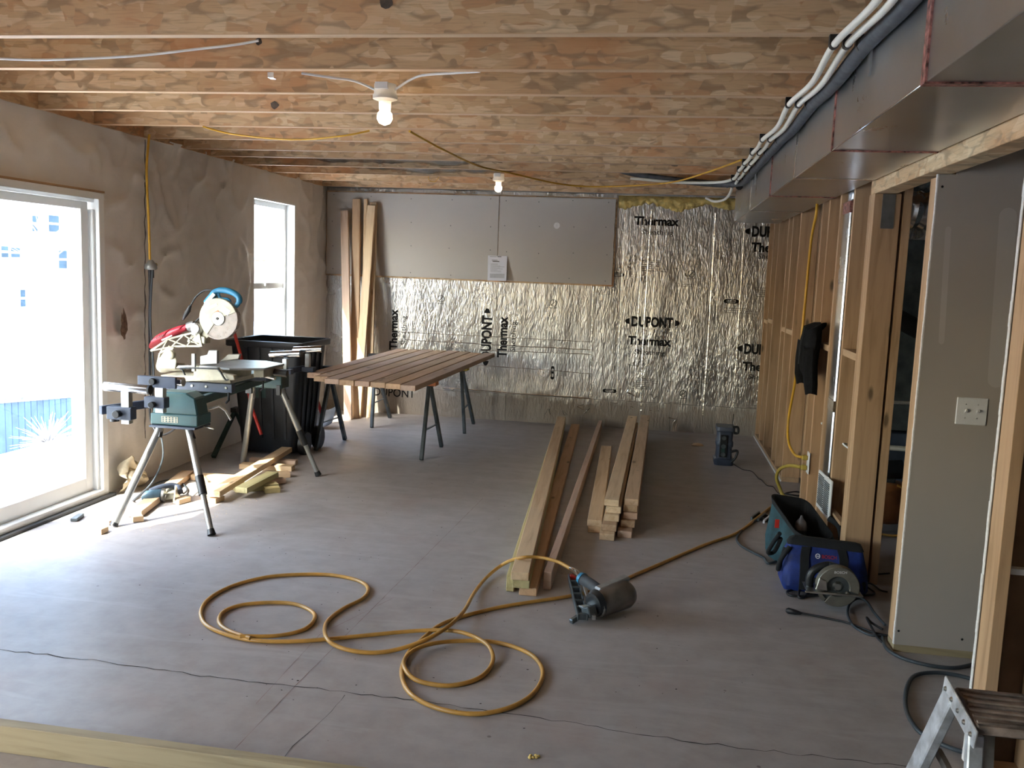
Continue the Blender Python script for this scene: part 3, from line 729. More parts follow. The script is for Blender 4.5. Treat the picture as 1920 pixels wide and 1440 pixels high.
for i, y in enumerate(cl[1:]):
    for x, r in ((.548, .017), (.592, .017), (.650, .033)):
        o = MB(); o.lathe((x, y-.014, 2.468), (0, 1, 0), [(0, r), (.028, r)], 10); o.box(x-r, y-.013, 2.468, x+r, y+.013, 2.4985)
        o = o.build('pipe_clip', BLACK, None, 0, (x, y, 2.468)); tag(o, 'black clip on the '+{.548: 'outer white', .592: 'inner white', .650: 'grey foam'}[x]+' pipe, '+['nearest', 'second nearest', 'third nearest', 'fourth nearest', 'fifth nearest', 'fourth farthest', 'third farthest', 'second farthest', 'farthest'][i]+' along the ceiling', 'pipe clip', 'black pipe clips along the ceiling pipes')

# ================================================================== ceiling lights and cables
def lamp(pos, s, label, r=.036):
    x, y, z = pos
    t = thing('ceiling_light', (x, y, ZJ), label, 'ceiling light')
    b = MB(); b.lathe((x, y, ZJ-.0), (0, 0, -1), [(0, .052*s), (.045*s, .053*s), (.05*s, .058*s), (.068*s, .058*s), (.078*s, .03*s), (.12*s, .027*s)], 24).build('lampholder', WHITE, t)
    b.box(x-.03*s, y-.066*s, ZJ-.03, x+.03*s, y-.048*s, ZJ).build('junction_lug', WHITE, t)
    MB().lathe((x, y, z), (0, 0, -1), [(-.045*s, .018*s), (-.03*s, .022*s), (-.012*s, r*s*.98), (.01*s, r*s*1.02), (.03*s, r*s*.72), (.04*s, .002)], 20).build('bulb', BULB, t)
    return t
lamp((-1.325, 4.22, 2.352), 1.0, 'bare glowing bulb in a white ceiling lampholder, the nearer and larger one')
lamp((-1.45, 7.98, 2.375), .9, 'bare glowing bulb in a white ceiling lampholder, the smaller one near the back wall')
def cable(pts, r, mat, label, name='cable', cat='cable', n=8):
    P = spline(pts, n); o = MB().tube(P, r, 8).build(name, mat, None, 0, pts[0]); tag(o, label, cat); return o
cable([onY(0, 110, 3.885), onY(90, 112, 3.885), onY(250, 105, 3.885), onY(370, 92, 3.885), onY(440, 84, 3.885), onY(485, 76, 3.885)], .006, WHITE, 'white flat electrical cable stapled to the second joist face, upper left')
cable([(-1.375, 4.21, 2.475), onY(665, 152, 4.15), onY(620, 145, 4.1), onY(565, 137, 4.05)], .006, WHITE, 'white cable running left from the nearer ceiling light')
cable([(-1.275, 4.21, 2.475), onY(785, 143, 4.15), onY(850, 137, 4.1), onY(900, 134, 4.05)], .006, WHITE, 'white cable running right from the nearer ceiling light')
cable([onZ(380, 237, 2.492), onZ(440, 252, 2.46), onZ(550, 262, 2.43), onZ(640, 255, 2.45), onZ(693, 245, 2.492)], .006, YCORD, 'yellow cord sagging across two joists at left of the nearer light')
cable([onZ(768, 246, 2.492), onZ(830, 280, 2.47), onZ(900, 312, 2.46), onZ(960, 325, 2.47), onZ(1050, 345, 2.45), onZ(1130, 350, 2.45), onZ(1250, 343, 2.46), onZ(1320, 325, 2.47), onZ(1390, 300, 2.49)], .0075, YCORD, 'long yellow extension cord strung under the joists to the pipes')
cable([onZ(803, 330, 2.50), onZ(805, 338, 2.47), onZ(815, 341, 2.46), onZ(823, 332, 2.50)], .003, YCORD, 'small yellow wire loop hanging between joists left of the far light')
br = thing('joist_bracket', (-2.0, 3.97, 2.47), 'small zinc angle bracket hanging under a joist near the nearer light', 'bracket')
c = onY(508, 141, 3.97); MB().box(c.x-.012, 3.96, c.z-.012, c.x+.016, 3.963, ZJ-.002).build('plate', GALVB, br); MB().box(c.x-.012, 3.963, c.z-.012, c.x+.012, 4.0, c.z-.009).build('foot', GALVB, br)
# black polythene in two joist bays
for (y0_, y1_, xa, xb, lab) in ((7.14, 7.64, -3.1, -1.35, 'shiny black plastic sheet bulging between joists at the left'), (7.72, 8.24, -2.9, -1.2, 'second black plastic sheet bulging between joists, nearer the back wall')):
    def pf(u, v, y0_=y0_, y1_=y1_, xa=xa, xb=xb):
        x = xa+(xb-xa)*u; y = y0_+(y1_-y0_)*v
        return Vector((x, y, 2.545+.03*noise.noise(Vector((x*3, y*3, 2)))+.02*abs(noise.noise(Vector((x*9, y*2, 5))))-.02*math.sin(math.pi*u)))
    o = MB().grid(50, 12, pf).build('plastic_sheet', POLY, None, 0, ((xa+xb)/2, (y0_+y1_)/2, 2.54)); tag(o, lab, 'plastic sheet')
#@@PART2
# ================================================================== mitre saw stand
ss = thing('saw_stand', (-2.93, 5.75, 0), 'green mitre saw stand with grey tube legs and extension rollers', 'saw stand')
FL, FR, RL, RR = (Vector((-3.215, 4.912, .008)), Vector((-2.568, 4.907, .008)), Vector((-3.251, 6.73, .008)), Vector((-2.543, 6.57, .008)))
for foot, top, lower in ((FL, Vector((-3.04, 5.20, .64)), False), (FR, Vector((-2.885, 5.20, .64)), True), (RL, Vector((-3.0, 6.40, .74)), False), (RR, Vector((-2.80, 6.40, .74)), True)):
    mid = foot.lerp(top, .40)
    lg = MB().tube([top, mid if lower else foot.lerp(top, .03)], .023, 14).build('leg', LEGM, ss)
    if lower:
        MB().tube([mid, foot.lerp(top, .04)], .018, 12).build('leg_extension', LEGM, lg)
        MB().tube([foot.lerp(top, .34), foot.lerp(top, .50)], .027, 12).build('leg_clamp', BLACK, lg)
    MB().tube([foot, foot.lerp(top, .045)], [.026, .021], 12).build('rubber_foot', BLACK, lg)
    d_ = (top-foot).normalized(); MB().beam(foot.lerp(top, .97), foot.lerp(top, .84)+Vector((.02, 0, -.01)), .016, .03).build('leg_lock', BLACK, lg)
for x in (-3.03, -2.86):
    MB().beam((x, 5.16, .745), (x, 6.50, .79), .045, .055).build('main_rail', DGREEN, ss, .006)
MB().prism([(-3.085, 5.14, .68), (-2.78, 5.14, .68), (-2.80, 5.14, .79), (-2.86, 5.14, .822), (-3.03, 5.14, .822), (-3.07, 5.14, .79)], (0, .14, 0)).build('end_housing', TEAL, ss, .008)
pl_ = MB().box(-3.09, 5.125, .615, -2.775, 5.30, .685).build('leg_bracket', TEAL, ss, .005)
lb = MB().box(-3.015, 5.123, .632, -2.905, 5.1249, .670).build('grip_panel', CREAM, pl_)
hx = MB()
for i in range(3):
    for j in range(5):
        cx = -3.003+j*.0215+(i % 2)*.0; cz = .639+i*.012
        hx.add([(cx+.0075*math.cos(k*math.pi/3), 5.1226, cz+.0048*math.sin(k*math.pi/3)) for k in range(6)], [tuple(range(6))])
hx.build('grip_pattern', TEAL, pl_)['kind'] = 'stuff'
MB().box(-3.085, 5.10, .60, -2.78, 5.30, .612).build('bracket_flange', BLUEGREY, pl_)
MB().box(-3.06, 6.36, .70, -2.76, 6.50, .80).build('rear_housing', DGREEN, ss, .006)
MB().box(-3.045, 6.35, .655, -3.0, 6.38, .73).build('rear_bracket', BLACK, ss); MB().box(-2.80, 6.35, .655, -2.77, 6.38, .73).build('rear_bracket', BLACK, ss)
for y in (5.50, 6.02):
    z = .79+(y-5.5)*.034
    b_ = MB().box(-3.26, y-.025, z-.005, -2.72, y+.025, z+.055).build('saw_mount_bar', BLUEGREY, ss, .003)
    for x in (-3.0, -2.90, -2.76): MB().lathe((x, y-.026, z+.03), (0, -1, 0), [(0, .009), (.006, .008)], 8).build('bolt', STEEL, b_)
    MB().tube([(-2.74, y-.03, z-.0), (-2.74, y-.03, z-.05), (-2.76, y-.03, z-.07)], .008, 8).build('release_lever', BLACK, b_)
MB().tube([(-2.80, 5.32, .70), (-2.74, 5.34, .72), (-2.70, 5.35, .69), (-2.67, 5.36, .63)], .008, 8).build('height_lever', STEEL, ss)
MB().tube([(-2.775, 5.2, .61), (-2.68, 5.15, .605)], .005, 6).build('pin', STEEL, ss)
# near extension with two posts
MB().beam((-3.0, 5.20, .757), (-3.16, 4.72, .757), .028, .05).build('extension_arm', BLUEGREY, ss, .003)
def p48(px, py, y=4.72): return onY(px, py, y)
a = p48(205, 770); b = p48(251, 768)
MB().box(a.x, 4.69, a.z-.045, b.x, 4.75, a.z+.03).build('clamp_block', BLUEGREY, ss, .004)
k_ = p48(228, 771); MB().lathe((k_.x, 4.69, k_.z-.01), (0, -1, 0), [(0, .02), (.03, .024), (.034, .02)], 12).build('clamp_knob', BLACK, ss)
k_ = p48(215, 785); MB().lathe((k_.x, 4.72, k_.z+.02), (0, 0, -1), [(0, .008), (.02, .008), (.021, .026), (.035, .026)], 12).build('clamp_knob', BLACK, ss)
a = p48(231, 794); b = p48(245, 733); MB().box(a.x, 4.70, a.z, b.x, 4.74, b.z).build('post', STEEL, ss, .002)
a = p48(197, 724); b = p48(279, 731)
ro = MB().tube([(a.x, 4.72, a.z), (b.x, 4.72, b.z)], .027, 20).build('support_roller', CHROME, ss); MB().lathe((b.x, 4.72, b.z), (1, 0, 0), [(0, .028), (.012, .028), (.013, .02)], 20).build('roller_cap', BLACK, ro)
def p50(px, py): return onY(px, py, 4.95)
a = p50(275, 763); b = p50(313, 748); MB().box(a.x, 4.92, a.z, b.x, 4.98, b.z+.01).build('clamp_block', BLUEGREY, ss, .004)
k_ = p50(293, 757); MB().lathe((k_.x, 4.92, k_.z), (0, -1, 0), [(0, .018), (.028, .022), (.032, .018)], 12).build('clamp_knob', BLACK, ss)
a = p50(294, 773); b = p50(309, 722); MB().box(a.x, 4.93, a.z, b.x, 4.97, b.z).build('post', STEEL, ss, .002)
a = p50(263, 725); b = p50(331, 707); MB().box(a.x, 4.92, a.z+.004, b.x+.01, 4.94, b.z).build('stop_plate', BLUEGREY, ss, .003)
k_ = p50(293, 714); MB().lathe((k_.x, 4.92, k_.z), (0, -1, 0), [(0, .02), (.02, .022), (.024, .018)], 12).build('clamp_knob', BLACK, ss)
a = p50(266, 713); b = p50(340, 717); MB().tube([(a.x, 4.975, a.z), (b.x, 4.975, b.z)], .028, 18).build('support_roller', CHROME, ss)
# far extension
MB().beam((-2.95, 6.48, .79), (-2.80, 7.02, .80), .03, .045).build('extension_arm', BLUEGREY, ss, .003)
for (y, xa, xb, zt) in ((6.70, 507, 563, 661), (6.92, 551, 604, 652)):
    a = onY(xa, zt+2, y); b = onY(xb, zt, y); mx = (a.x+b.x)/2
    ro = MB().tube([(a.x, y, a.z-.01), (b.x, y, b.z-.01)], .028, 20).build('support_roller', CHROME, ss)
    MB().tube([(b.x, y, b.z-.01), (b.x+.01, y, b.z-.01)], .028, 20).build('roller_cap', BLACK, ro)
    MB().box(mx-.018, y-.018, .80, mx+.018, y+.018, a.z-.035).build('post', STEEL, ss, .002)
    MB().box(mx-.05, y-.03, .775, mx+.06, y+.03, .815).build('clamp_block', BLUEGREY, ss, .004)
# ================================================================== mitre saw
ms = thing('mitre_saw', (-2.95, 5.76, .86), 'sliding mitre saw with cream guard, blue handle and red motor', 'saw')
S = lambda px, py, y=5.70: onY(px, py, y)
zt = .935
base = MB(); base.prism([S(323, 716, 5.42), S(440, 713, 5.42), S(438, 704, 5.42), S(415, 700, 5.42), S(405, 690, 5.42), S(372, 690, 5.42), S(362, 704, 5.42), S(330, 704, 5.42)], (0, .05, 0))
base.box(-3.24, 5.50, .845, -2.74, 6.05, .875)
base.build('cast_base', CREAM, ms, .004)
MB().lathe((-2.93, 5.76, .872), (0, 0, 1), [(0, .19), (.055, .19), (.062, .186)], 36).build('turntable', CREAM, ms)
MB().prism([(-2.98, 5.53, zt), (-2.74, 5.48, zt), (-2.55, 5.60, zt), (-2.55, 5.92, zt), (-2.74, 6.04, zt), (-2.98, 6.0, zt)], (0, 0, .014)).build('saw_table', SAWGREY, ms, .003)
MB().prism([(-2.62, 5.58, .885), (-2.555, 5.60, .885), (-2.555, 5.92, .885), (-2.62, 5.94, .885)], (0, 0, .05)).build('table_arm', CREAM, ms, .004)
MB().tube([(-2.55, 5.76, .905), (-2.46, 5.76, .90), ], .025, 12).build('mitre_knob', BLACK, ms)
MB().tube([(-2.60, 5.72, .88), (-2.52, 5.70, .87)], .012, 8).build('detent_lever', STEEL, ms)
f1 = S(374, 692, 5.60); f2 = S(407, 656, 5.60)
MB().prism([S(375, 684, 5.56), S(407, 682, 5.56), S(407, 657, 5.56), S(391, 657, 5.56), S(388, 665, 5.56), S(375, 668, 5.56)], (0, .03, 0)).build('fence_face', SAWGREY, ms, .003)
MB().prism([S(411, 678, 5.95), S(447, 673, 5.95), S(450, 664, 5.95), S(428, 664, 5.95)], (0, .03, 0)).build('fence_face', SAWGREY, ms, .003)
MB().box(f1.x-.03, 5.55, zt-.03, f1.x-.008, 5.57, f2.z-.03).build('fence_edge', SAWGREY, ms)
for pts in (([S(343, 694, 5.40), S(341, 690, 5.40), S(400, 691, 5.40), S(410, 693, 5.40), S(422, 711, 5.40), S(428, 712, 5.40)]), ([S(341, 691, 5.44), S(350, 708, 5.44), S(356, 709, 5.44)])):
    MB().tube(spline(pts, 4), .006, 8).build('support_wire', BLACK, ms)
# rear casting, sliding tubes
MB().lathe(S(345, 689), (-1, 0, 0), [(0, .028), (.10, .030), (.13, .045), (.17, .045), (.19, .03)], 18).build('slide_housing', CREAM, ms)
for dy in (-.05, .05): MB().tube([S(375, 688, 5.72+dy), S(310, 687, 5.72+dy)], .016, 12).build('slide_tube', CHROME, ms)
MB().loft([[S(x+dx*s_, y, 5.70+dy) for dx, dy in ((-1, -.06), (1, -.06), (1, .06), (-1, .06))] for x, y, s_ in ((312, 692, 17), (314, 676, 18), (316, 664, 12), (318, 655, 7), (321, 650, 8))]).build('pivot_casting', CREAM, ms, .006)
MB().lathe(S(322, 665, 5.63), (0, -1, 0), [(0, .032), (.03, .03), (.035, .02)], 14).build('bevel_knob', CREAM, ms)
# lattice arm
La = [(283, 658), (315, 636), (345, 628), (372, 622)]; Lb = [(300, 662), (322, 650), (350, 649), (376, 649)]
for dy in (-.035, .035):
    arm = MB()
    for A in (La, Lb):
        for i in range(3): arm.beam(S(*A[i], 5.70+dy), S(*A[i+1], 5.70+dy), .014, .014)
    for i in range(3):
        arm.beam(S(*La[i], 5.70+dy), S(*Lb[i+1], 5.70+dy), .01, .010); arm.beam(S(*Lb[i], 5.70+dy), S(*La[i+1], 5.70+dy), .01, .010)
    arm.beam(S(372, 620, 5.70+dy), S(378, 650, 5.70+dy), .02, .02); arm.beam(S(300, 662, 5.70+dy), S(296, 682, 5.70+dy), .014, .014); arm.beam(S(318, 648, 5.70+dy), S(297, 680, 5.70+dy), .01, .01)
    arm.build('lattice_arm', CREAM, ms, .002)
MB().prism([S(350, 642, 5.66), S(384, 645, 5.66), S(384, 632, 5.66), S(370, 628, 5.66), S(352, 634, 5.66)], (0, .08, 0)).build('hinge_block', CREAM, ms, .005)
# motor
mo = MB().loft([[S(x, y, 5.70)+Vector((nx*r*math.cos(a)*0, math.sin(a)*r, 0))+Vector((.57*math.cos(a)*r, 0, .82*math.cos(a)*r)) for a in [k*math.pi/8 for k in range(16)]] for x, y, r, nx in ((291, 640, .055, 1), (293, 639, .068, 1), (315, 629, .068, 1), (318, 627, .056, 1), (322, 625, .058, 1), (341, 618, .050, 1), (344, 617, .038, 1), (354, 613, .034, 1))])
mo = mo.build('motor_housing', MAKRED, ms)
sl = MB()
for k in range(5): q = S(292+k*3.2, 631-k*1.2, 5.628); sl.beam(q, q+Vector((.006, 0, -.016)), .003, .004)
sl.build('vent_slots', BLACK, mo)
for k, (px, py) in enumerate(((303, 638), (312, 634))):
    q = S(px, py, 5.626); MB().beam(q, q+Vector((.04, .0, .02)), .003, .008).build('model_text', WHITE, mo)
MB().tube([S(354, 614), S(366, 609)], [.036, .03], 14).build('gear_neck', SAWGREY, ms)
gb = MB(); gb.lathe(S(365, 616, 5.64), (0, 1, 0), [(0, .035), (.02, .045), (.1, .045)], 14); gb.box(S(358, 620, 5.66).x, 5.66, S(358, 628).z, S(376, 620).x, 5.74, S(358, 606).z)
gb.build('gearbox', STEEL, ms, .006)
MB().beam(S(366, 640, 5.69), S(394, 610, 5.69), .03, .085, (0, 0, 1), .03, .11).build('guard_arm', CREAM, ms, .003)
bc = S(412, 597, 5.68); r = .137
# upper guard: thick disc sector, lower clear guard, blade
def sector(c, r0, r1, a0, a1, y0, y1, n=24):
    o_ = [(c.x+r1*math.cos(a0+(a1-a0)*k/n), c.z+r1*math.sin(a0+(a1-a0)*k/n)) for k in range(n+1)]
    i_ = [(c.x+r0*math.cos(a1-(a1-a0)*k/n), c.z+r0*math.sin(a1-(a1-a0)*k/n)) for k in range(n+1)]
    m = MB(); m_ = len(o_)
    vs = [(x, y0, z) for x, z in o_+i_[::-1]]+[(x, y1, z) for x, z in o_+i_[::-1]]; fs = []
    t = 2*m_
    for k in range(m_-1):
        fs += [(k, k+1, k+1+m_, k+m_), (t+k, t+k+m_, t+k+1+m_, t+k+1), (k, t+k, t+k+1, k+1), (m_+k, m_+k+1, t+m_+k+1, t+m_+k)]
    fs += [(0, m_, t+m_, t), (m_-1, t+m_-1, t+2*m_-1, 2*m_-1)]
    return m.add(vs, fs)
ug = sector(bc, .045, r, R(20), R(235), 5.655, 5.70).build('blade_guard', CREAM, ms, .003)
q = S(391, 578, 5.653); MB().beam(q, q+Vector((.06, 0, .03)), .001, .018, (0, 0, 1)).build('sticker', PAPER, ug)
q = S(415, 577, 5.653); MB().beam(q, q+Vector((.055, 0, -.035)), .001, .04).build('sticker', PAPER, ug)
q = S(402, 588, 5.653); MB().beam(q, q+Vector((.03, 0, .018)), .001, .015).build('sticker', ORANGE, ug)
sector(bc, .050, r+.003, R(-125), R(20), 5.66, 5.668).build('clear_guard', CLEAR, ms)
sector(bc, r-.006, r+.004, R(-125), R(20), 5.65, 5.70).build('clear_guard_rim', CLEAR, ms)
MB().lathe((bc.x, 5.675, bc.z), (0, 1, 0), [(0, .125), (.002, .125)], 60).build('saw_blade', STEEL, ms)
MB().lathe((bc.x, 5.652, bc.z), (0, 1, 0), [(0, .045), (.02, .048)], 24).build('blade_flange', SAWGREY, ms)
MB().lathe((bc.x+.006, 5.648, bc.z), (0, 1, 0), [(0, .026), (.008, .03)], 20).build('arbor_washer', CHROME, ms)
MB().lathe((bc.x, 5.640, bc.z), (0, 1, 0), [(0, .010), (.01, .012)], 6).build('arbor_bolt', BLACK, ms)
hb = spline([S(386, 568), S(397, 557), S(404, 548), S(414, 544), S(430, 546), S(444, 553), S(449, 562), S(445, 571), S(438, 577)], 5)
hdl = MB().tube(hb, [.020+.006*math.sin(min(1, i/12)*3.0)-(.004 if i > 32 else 0) for i in range(len(hb))], 12).build('handle', TOOLBLUE, ms)
MB().beam(S(385, 570, 5.67), S(402, 551, 5.67), .012, .022).build('side_panel', WHITE, hdl)
MB().tube(spline([S(409, 550), S(414, 560), S(428, 562), S(434, 574)], 4), .012, 8).build('trigger_guard', TOOLBLUE, hdl)
MB().tube(spline([S(402, 545, 5.72), S(385, 544, 5.72), S(368, 556, 5.72), S(357, 574, 5.72)], 6), .006, 8).build('power_cord', BCORD, ms)
MB().tube([S(357, 573, 5.72), S(353, 582, 5.72), S(348, 590, 5.72), S(343, 600, 5.72)], [.010, .018, .016, .006], 8).build('plug', BCORD, ms)
MB().tube(spline([S(384, 569, 5.74), S(378, 590, 5.74), S(366, 604, 5.74), S(355, 612, 5.74)], 5), .007, 8).build('motor_cord', BCORD, ms)

# ================================================================== bin and tools behind it
bn = thing('wheeled_bin', (-3.3, 7.45, 0), 'large black wheeled bin standing behind the mitre saw', 'bin')
def rr(cx, cy, hx, hy, z, c=.05, n=4):
    out = []
    for sx, sy, a0 in ((1, 1, 0), (-1, 1, math.pi/2), (-1, -1, math.pi), (1, -1, 1.5*math.pi)):
        for k in range(n+1):
            a = a0+math.pi/2*k/n; out.append(Vector((cx+sx*(hx-c)+c*math.cos(a), cy+sy*(hy-c)+c*math.sin(a), z)))
    return out
bx, by = -3.24, 7.42
shell = MB(); outr = [rr(bx, by, .24, .24, .03), rr(bx, by, .25, .255, .10), rr(bx, by, .315, .31, .95)]; inr = [rr(bx, by, .30, .295, .95), rr(bx, by, .235, .24, .12)]
shell.loft(outr+inr, True, True, True); shell.build('bin_body', NAVYBIN, bn)
MB().loft([rr(bx, by, .345, .34, .935), rr(bx, by, .35, .345, .94), rr(bx, by, .35, .345, .985), rr(bx, by, .335, .33, .99), rr(bx, by, .32, .315, .985), rr(bx, by, .318, .312, .94)], True, False, False).build('bin_rim', NAVYBIN, bn)
for k in range(4):
    x = bx-.16+.11*k; MB().beam((x*.98-.06, by-.262, .15), (x, by-.316, .93), .02, .012, (0, 1, 0)).build('body_rib', NAVYBIN, bn)
    MB().beam((bx+.258, by-.15+.1*k, .15), (bx+.32, by-.18+.12*k, .93), .02, .012, (1, 0, 0)).build('body_rib', NAVYBIN, bn)
lb_ = MB().beam((bx-.05, by-.281, .50), (bx-.05, by-.292, .62), .10, .002, (0, 1, 0)).build('embossed_panel', DGREEN, bn)
MB().tube([(bx+.26, by-.12, .10), (bx+.31, by-.12, .10)], .10, 20).build('wheel', BLACK, bn); MB().tube([(bx+.26, by+.2, .10), (bx+.31, by+.2, .10)], .10, 20).build('wheel', BLACK, bn)
brm = thing('push_broom', (-3.12, 6.92, 0), 'broom with a red handle leaning in front of the black bin', 'broom')
MB().tube([onY(436, 612, 7.05), onY(452, 668, 7.0), onY(472, 765, 6.95), onY(490, 815, 6.93)], .014, 10).build('handle', RED, brm)
q = onZ(497, 830, .03); MB().loft([[q+Vector((a*.15*s_, b_*.05*s_, z)) for a, b_ in ((-1, -1), (1, -1), (1, 1), (-1, 1))] for z, s_ in ((-.028, 1), (.03, .9), (.055, .5))]).build('broom_head', plain('dull_red_bristle', (.20, .05, .03), .8, 0, .3, 30), brm, .008)
shv = thing('scoop_shovel', (-2.86, 7.98, 0), 'shovel with a red handle standing between the bin and sawhorse', 'shovel')
MB().tube([onY(585, 720, 8.05), onY(604, 778, 7.95)], .016, 10).build('handle', RED, shv)
q = onZ(600, 803, 0); 
MB().grid(8, 8, lambda u, v: q+Vector(((u-.5)*.26, -.04+.14*v, .012+.16*v*v+.05*(abs(u-.5)*2)**2))).build('scoop', BLACK, shv)
tl = thing('dark_a_frame', (-3.55, 6.9, 0), 'dark A-shaped frame leaning on the left wall under the saw', 'trestle')  # two dark bars meeting at a crosspiece in an A shape
A_ = onX(442, 768, -3.62)
for q in (onZ(400, 860, .0), onZ(470, 842, 0)):
    MB().beam(q+Vector((0, 0, .015)), A_, .035, .03).build('leg', DGREEN, tl, .002)
MB().beam(A_+Vector((0, -.05, 0)), A_+Vector((0, .05, 0)), .05, .04).build('apex_bar', BLACK, tl)

# ================================================================== sawhorses with boards
def sawhorse(name, y, feet, lab, clampmat):
    t = thing(name, (-2.4, y, 0), lab, 'sawhorse', 'folding sawhorses under the boards')
    bm_ = MB().box(-2.93, y-.035, .60, -1.93, y+.035, .70).build('cross_beam', BLUEGREY, t, .004)
    MB().box(-2.97, y-.045, .70, -1.90, y+.045, .733).build('top_plate', BLACK, t, .003)
    MB().box(-2.25, y-.037, .615, -2.02, y-.0355, .66).build('label_strip', WHITE, bm_)
    MB().prism([(-2.02, y-.055, .61), (-1.90, y-.055, .61), (-1.90, y+.055, .61), (-2.02, y+.055, .61), (-2.02, y+.04, .61), (-1.93, y+.04, .61), (-1.93, y-.04, .61), (-2.02, y-.04, .61)], (0, 0, .088)).build('end_bracket', clampmat, t, .003)
    for i, f_ in enumerate(feet):
        f_ = Vector(f_); sx = -2.90 if f_.x < -2.4 else -1.97
        tp = Vector((sx, y+(-.02 if f_.y < y else .02), .62))
        lg = MB().beam(f_, tp, .045, .03, (1, 0, 0)).build('leg', HORSE, t, .003)
        MB().beam(f_.lerp(tp, .22)+Vector((0, -.017, 0)), f_.lerp(tp, .27)+Vector((0, -.017, 0)), .03, .006, (0, 1, 0)).build('leg_pad', YELLOWP if i % 2 else STEEL, lg)
    for sx in (-2.90, -1.97):
        F_ = [Vector(f_) for f_ in feet if (f_[0] < -2.4) == (sx < -2.4)]
        MB().beam(F_[0].lerp(Vector((sx, y, .62)), .38), F_[1].lerp(Vector((sx, y, .62)), .38), .02, .006).build('spreader', HORSE, t)
    return t
sawhorse('sawhorse', 7.76, [(-2.926, 7.489, 0), (-2.858, 8.06, 0), (-1.937, 7.411, 0), (-1.911, 8.043, 0)], 'dark steel folding sawhorse with an orange end bracket, nearer of the two', ORANGE)
sawhorse('sawhorse', 9.09, [(-2.825, 8.77, 0), (-2.827, 9.42, 0), (-1.855, 8.792, 0), (-1.884, 9.387, 0)], 'dark steel folding sawhorse with a yellow end bracket, farther of the two', YELLOWP)
names = ['leftmost board', 'second board from the left', 'third board from the left', 'fourth board from the left', 'fourth board from the right', 'third board from the right', 'second board from the right', 'rightmost board']
nx_ = [593, 618, 642, 664, 690, 714, 739, 764]; ny_ = [693, 699, 700.5, 703, 705, 706.5, 707.5, 708.5]; fxx = [765, 780, 797, 812, 828, 842, 868, 898]
zb = .775
for i in range(8):
    a = onZ(nx_[i]-8, ny_[i]-9, zb); xx = -2.70+.128*i
    near = Vector((xx, 6.55+[.30, .12, .02, -.01, -.02, -.03, -.06, -.10][i], zb)); far = Vector((xx+.02+.006*i, [9.35, 9.38, 9.42, 9.45, 9.47, 9.44, 9.36, 9.42][i], zb))
    plank('board', near, far, .115, .041, [WR, W[0], WR, W[0], WR, W[0], W[0], WR][i], 'long board lying across the two sawhorses, '+names[i], 'board', 'boards laid across the sawhorses')

# ================================================================== boards leaning in the far left corner
def lean(tx, ty, bx_, by_, w_, mat, lab, yt=9.66, grp='lumber leaning in the corner', t=.04):
    top = onY(tx, ty, yt); bot = onZ(bx_, by_, 0)
    d = (top-bot); x = d.normalized(); y = Vector((0, -1, 0)); y = (y-x*y.dot(x)).normalized(); s_ = x.cross(y)
    m = MB().box(0, -w_/2, -t, d.length, w_/2, 0); o = m.build('leaning_stud', mat, None, .002)
    mt = Matrix((x, -s_ if s_.x < 0 else s_, y)).transposed()
    if mt.determinant() < 0: mt = Matrix((x, s_ if s_.x < 0 else -s_, y)).transposed()
    mt = mt.to_4x4(); mt.translation = bot; o.matrix_world = mt; tag(o, lab, 'lumber', grp); return o
lean(645, 395, 652, 787, .085, WR, 'brownish board leaning in the far corner, shortest and leftmost', 9.60)
lean(668, 373, 663, 783, .09, W[0], 'wide board leaning in the far corner, behind the two left ones', 9.655)
lean(685, 373, 679, 781, .035, WP, 'narrow pale board edge leaning behind the others in the far corner', 9.658)
lean(696, 385, 668, 784, .088, WP, 'pale knotty board leaning leftwards across the others in the far corner', 9.605)
lean(700, 379, 690, 783, .075, WP, 'pale board leaning upright in the far corner, rightmost', 9.656)

# ================================================================== lumber on the floor
G1 = 'long boards lying in the middle of the floor'
def fl_plank(nx, ny, fx, fy, z, w_, t, mat, lab, grp, name='floor_board'):
    return plank(name, onZ(nx, ny, z), onZ(fx, fy, z), w_, t, mat, lab, 'lumber', grp)
T2 = .043
fl_plank(975, 1073, 1053, 781, .132, .090, T2, WP, 'long pale board on top at the left of the floor pile', G1)
fl_plank(977, 1088, 1053, 789, .088, .088, T2, WG, 'greenish treated board directly under the long pale top board', G1)
fl_plank(957, 1079, 1046, 792, .088, .040, T2*2, WG, 'greenish treated board on edge, leftmost in the floor pile', G1)
fl_plank(990, 1102, 1079, 795, .044, .090, T2, W[0], 'long knotty board flat on the floor, second from the right in the long pile', G1)
fl_plank(1027, 1073, 1126, 788, .095, .042, .094, WR, 'slender reddish board standing on its edge, rightmost of the long ones', G1)
G2 = 'short stacked studs on the floor'
def sp(nx, ny, fx, fy, k, mat, lab, w_=.093): return fl_plank(nx, ny, fx, fy, T2*k+.001*k, w_, T2-.0005, mat, lab, G2, 'short_stud')
sp(1116, 987, 1137, 842, 1, WP, 'short stud on the floor, leftmost, under another of its kind')
sp(1115, 975, 1137, 836, 2, WP, 'short stud on top of the leftmost pair, left of the tall stack')
ylk = [(1138, 1001), (1142, 984), (1147, 966), (1151, 951), (1147, 940)]
labsL = ['bottom', 'second from the bottom', 'middle', 'second from the top']
farx = -.36
for k in range(5):
    n_ = onZ(ylk[k][0], ylk[k][1]-(0 if k < 4 else 2), T2*(k+1))
    f_ = Vector((n_.x+.03, [9.0, 8.95, 9.05, 9.1, 9.25][k], n_.z+.001*k)); n_.z += .001*k
    plank('short_stud', n_, f_, .093, T2-.0005, [WP, W[0], WP, WP, WP][k], ('short stud in the left column of the tall stack, '+labsL[k]) if k < 4 else 'weathered short stud crowning the left column of the tall stack', 'lumber', G2)
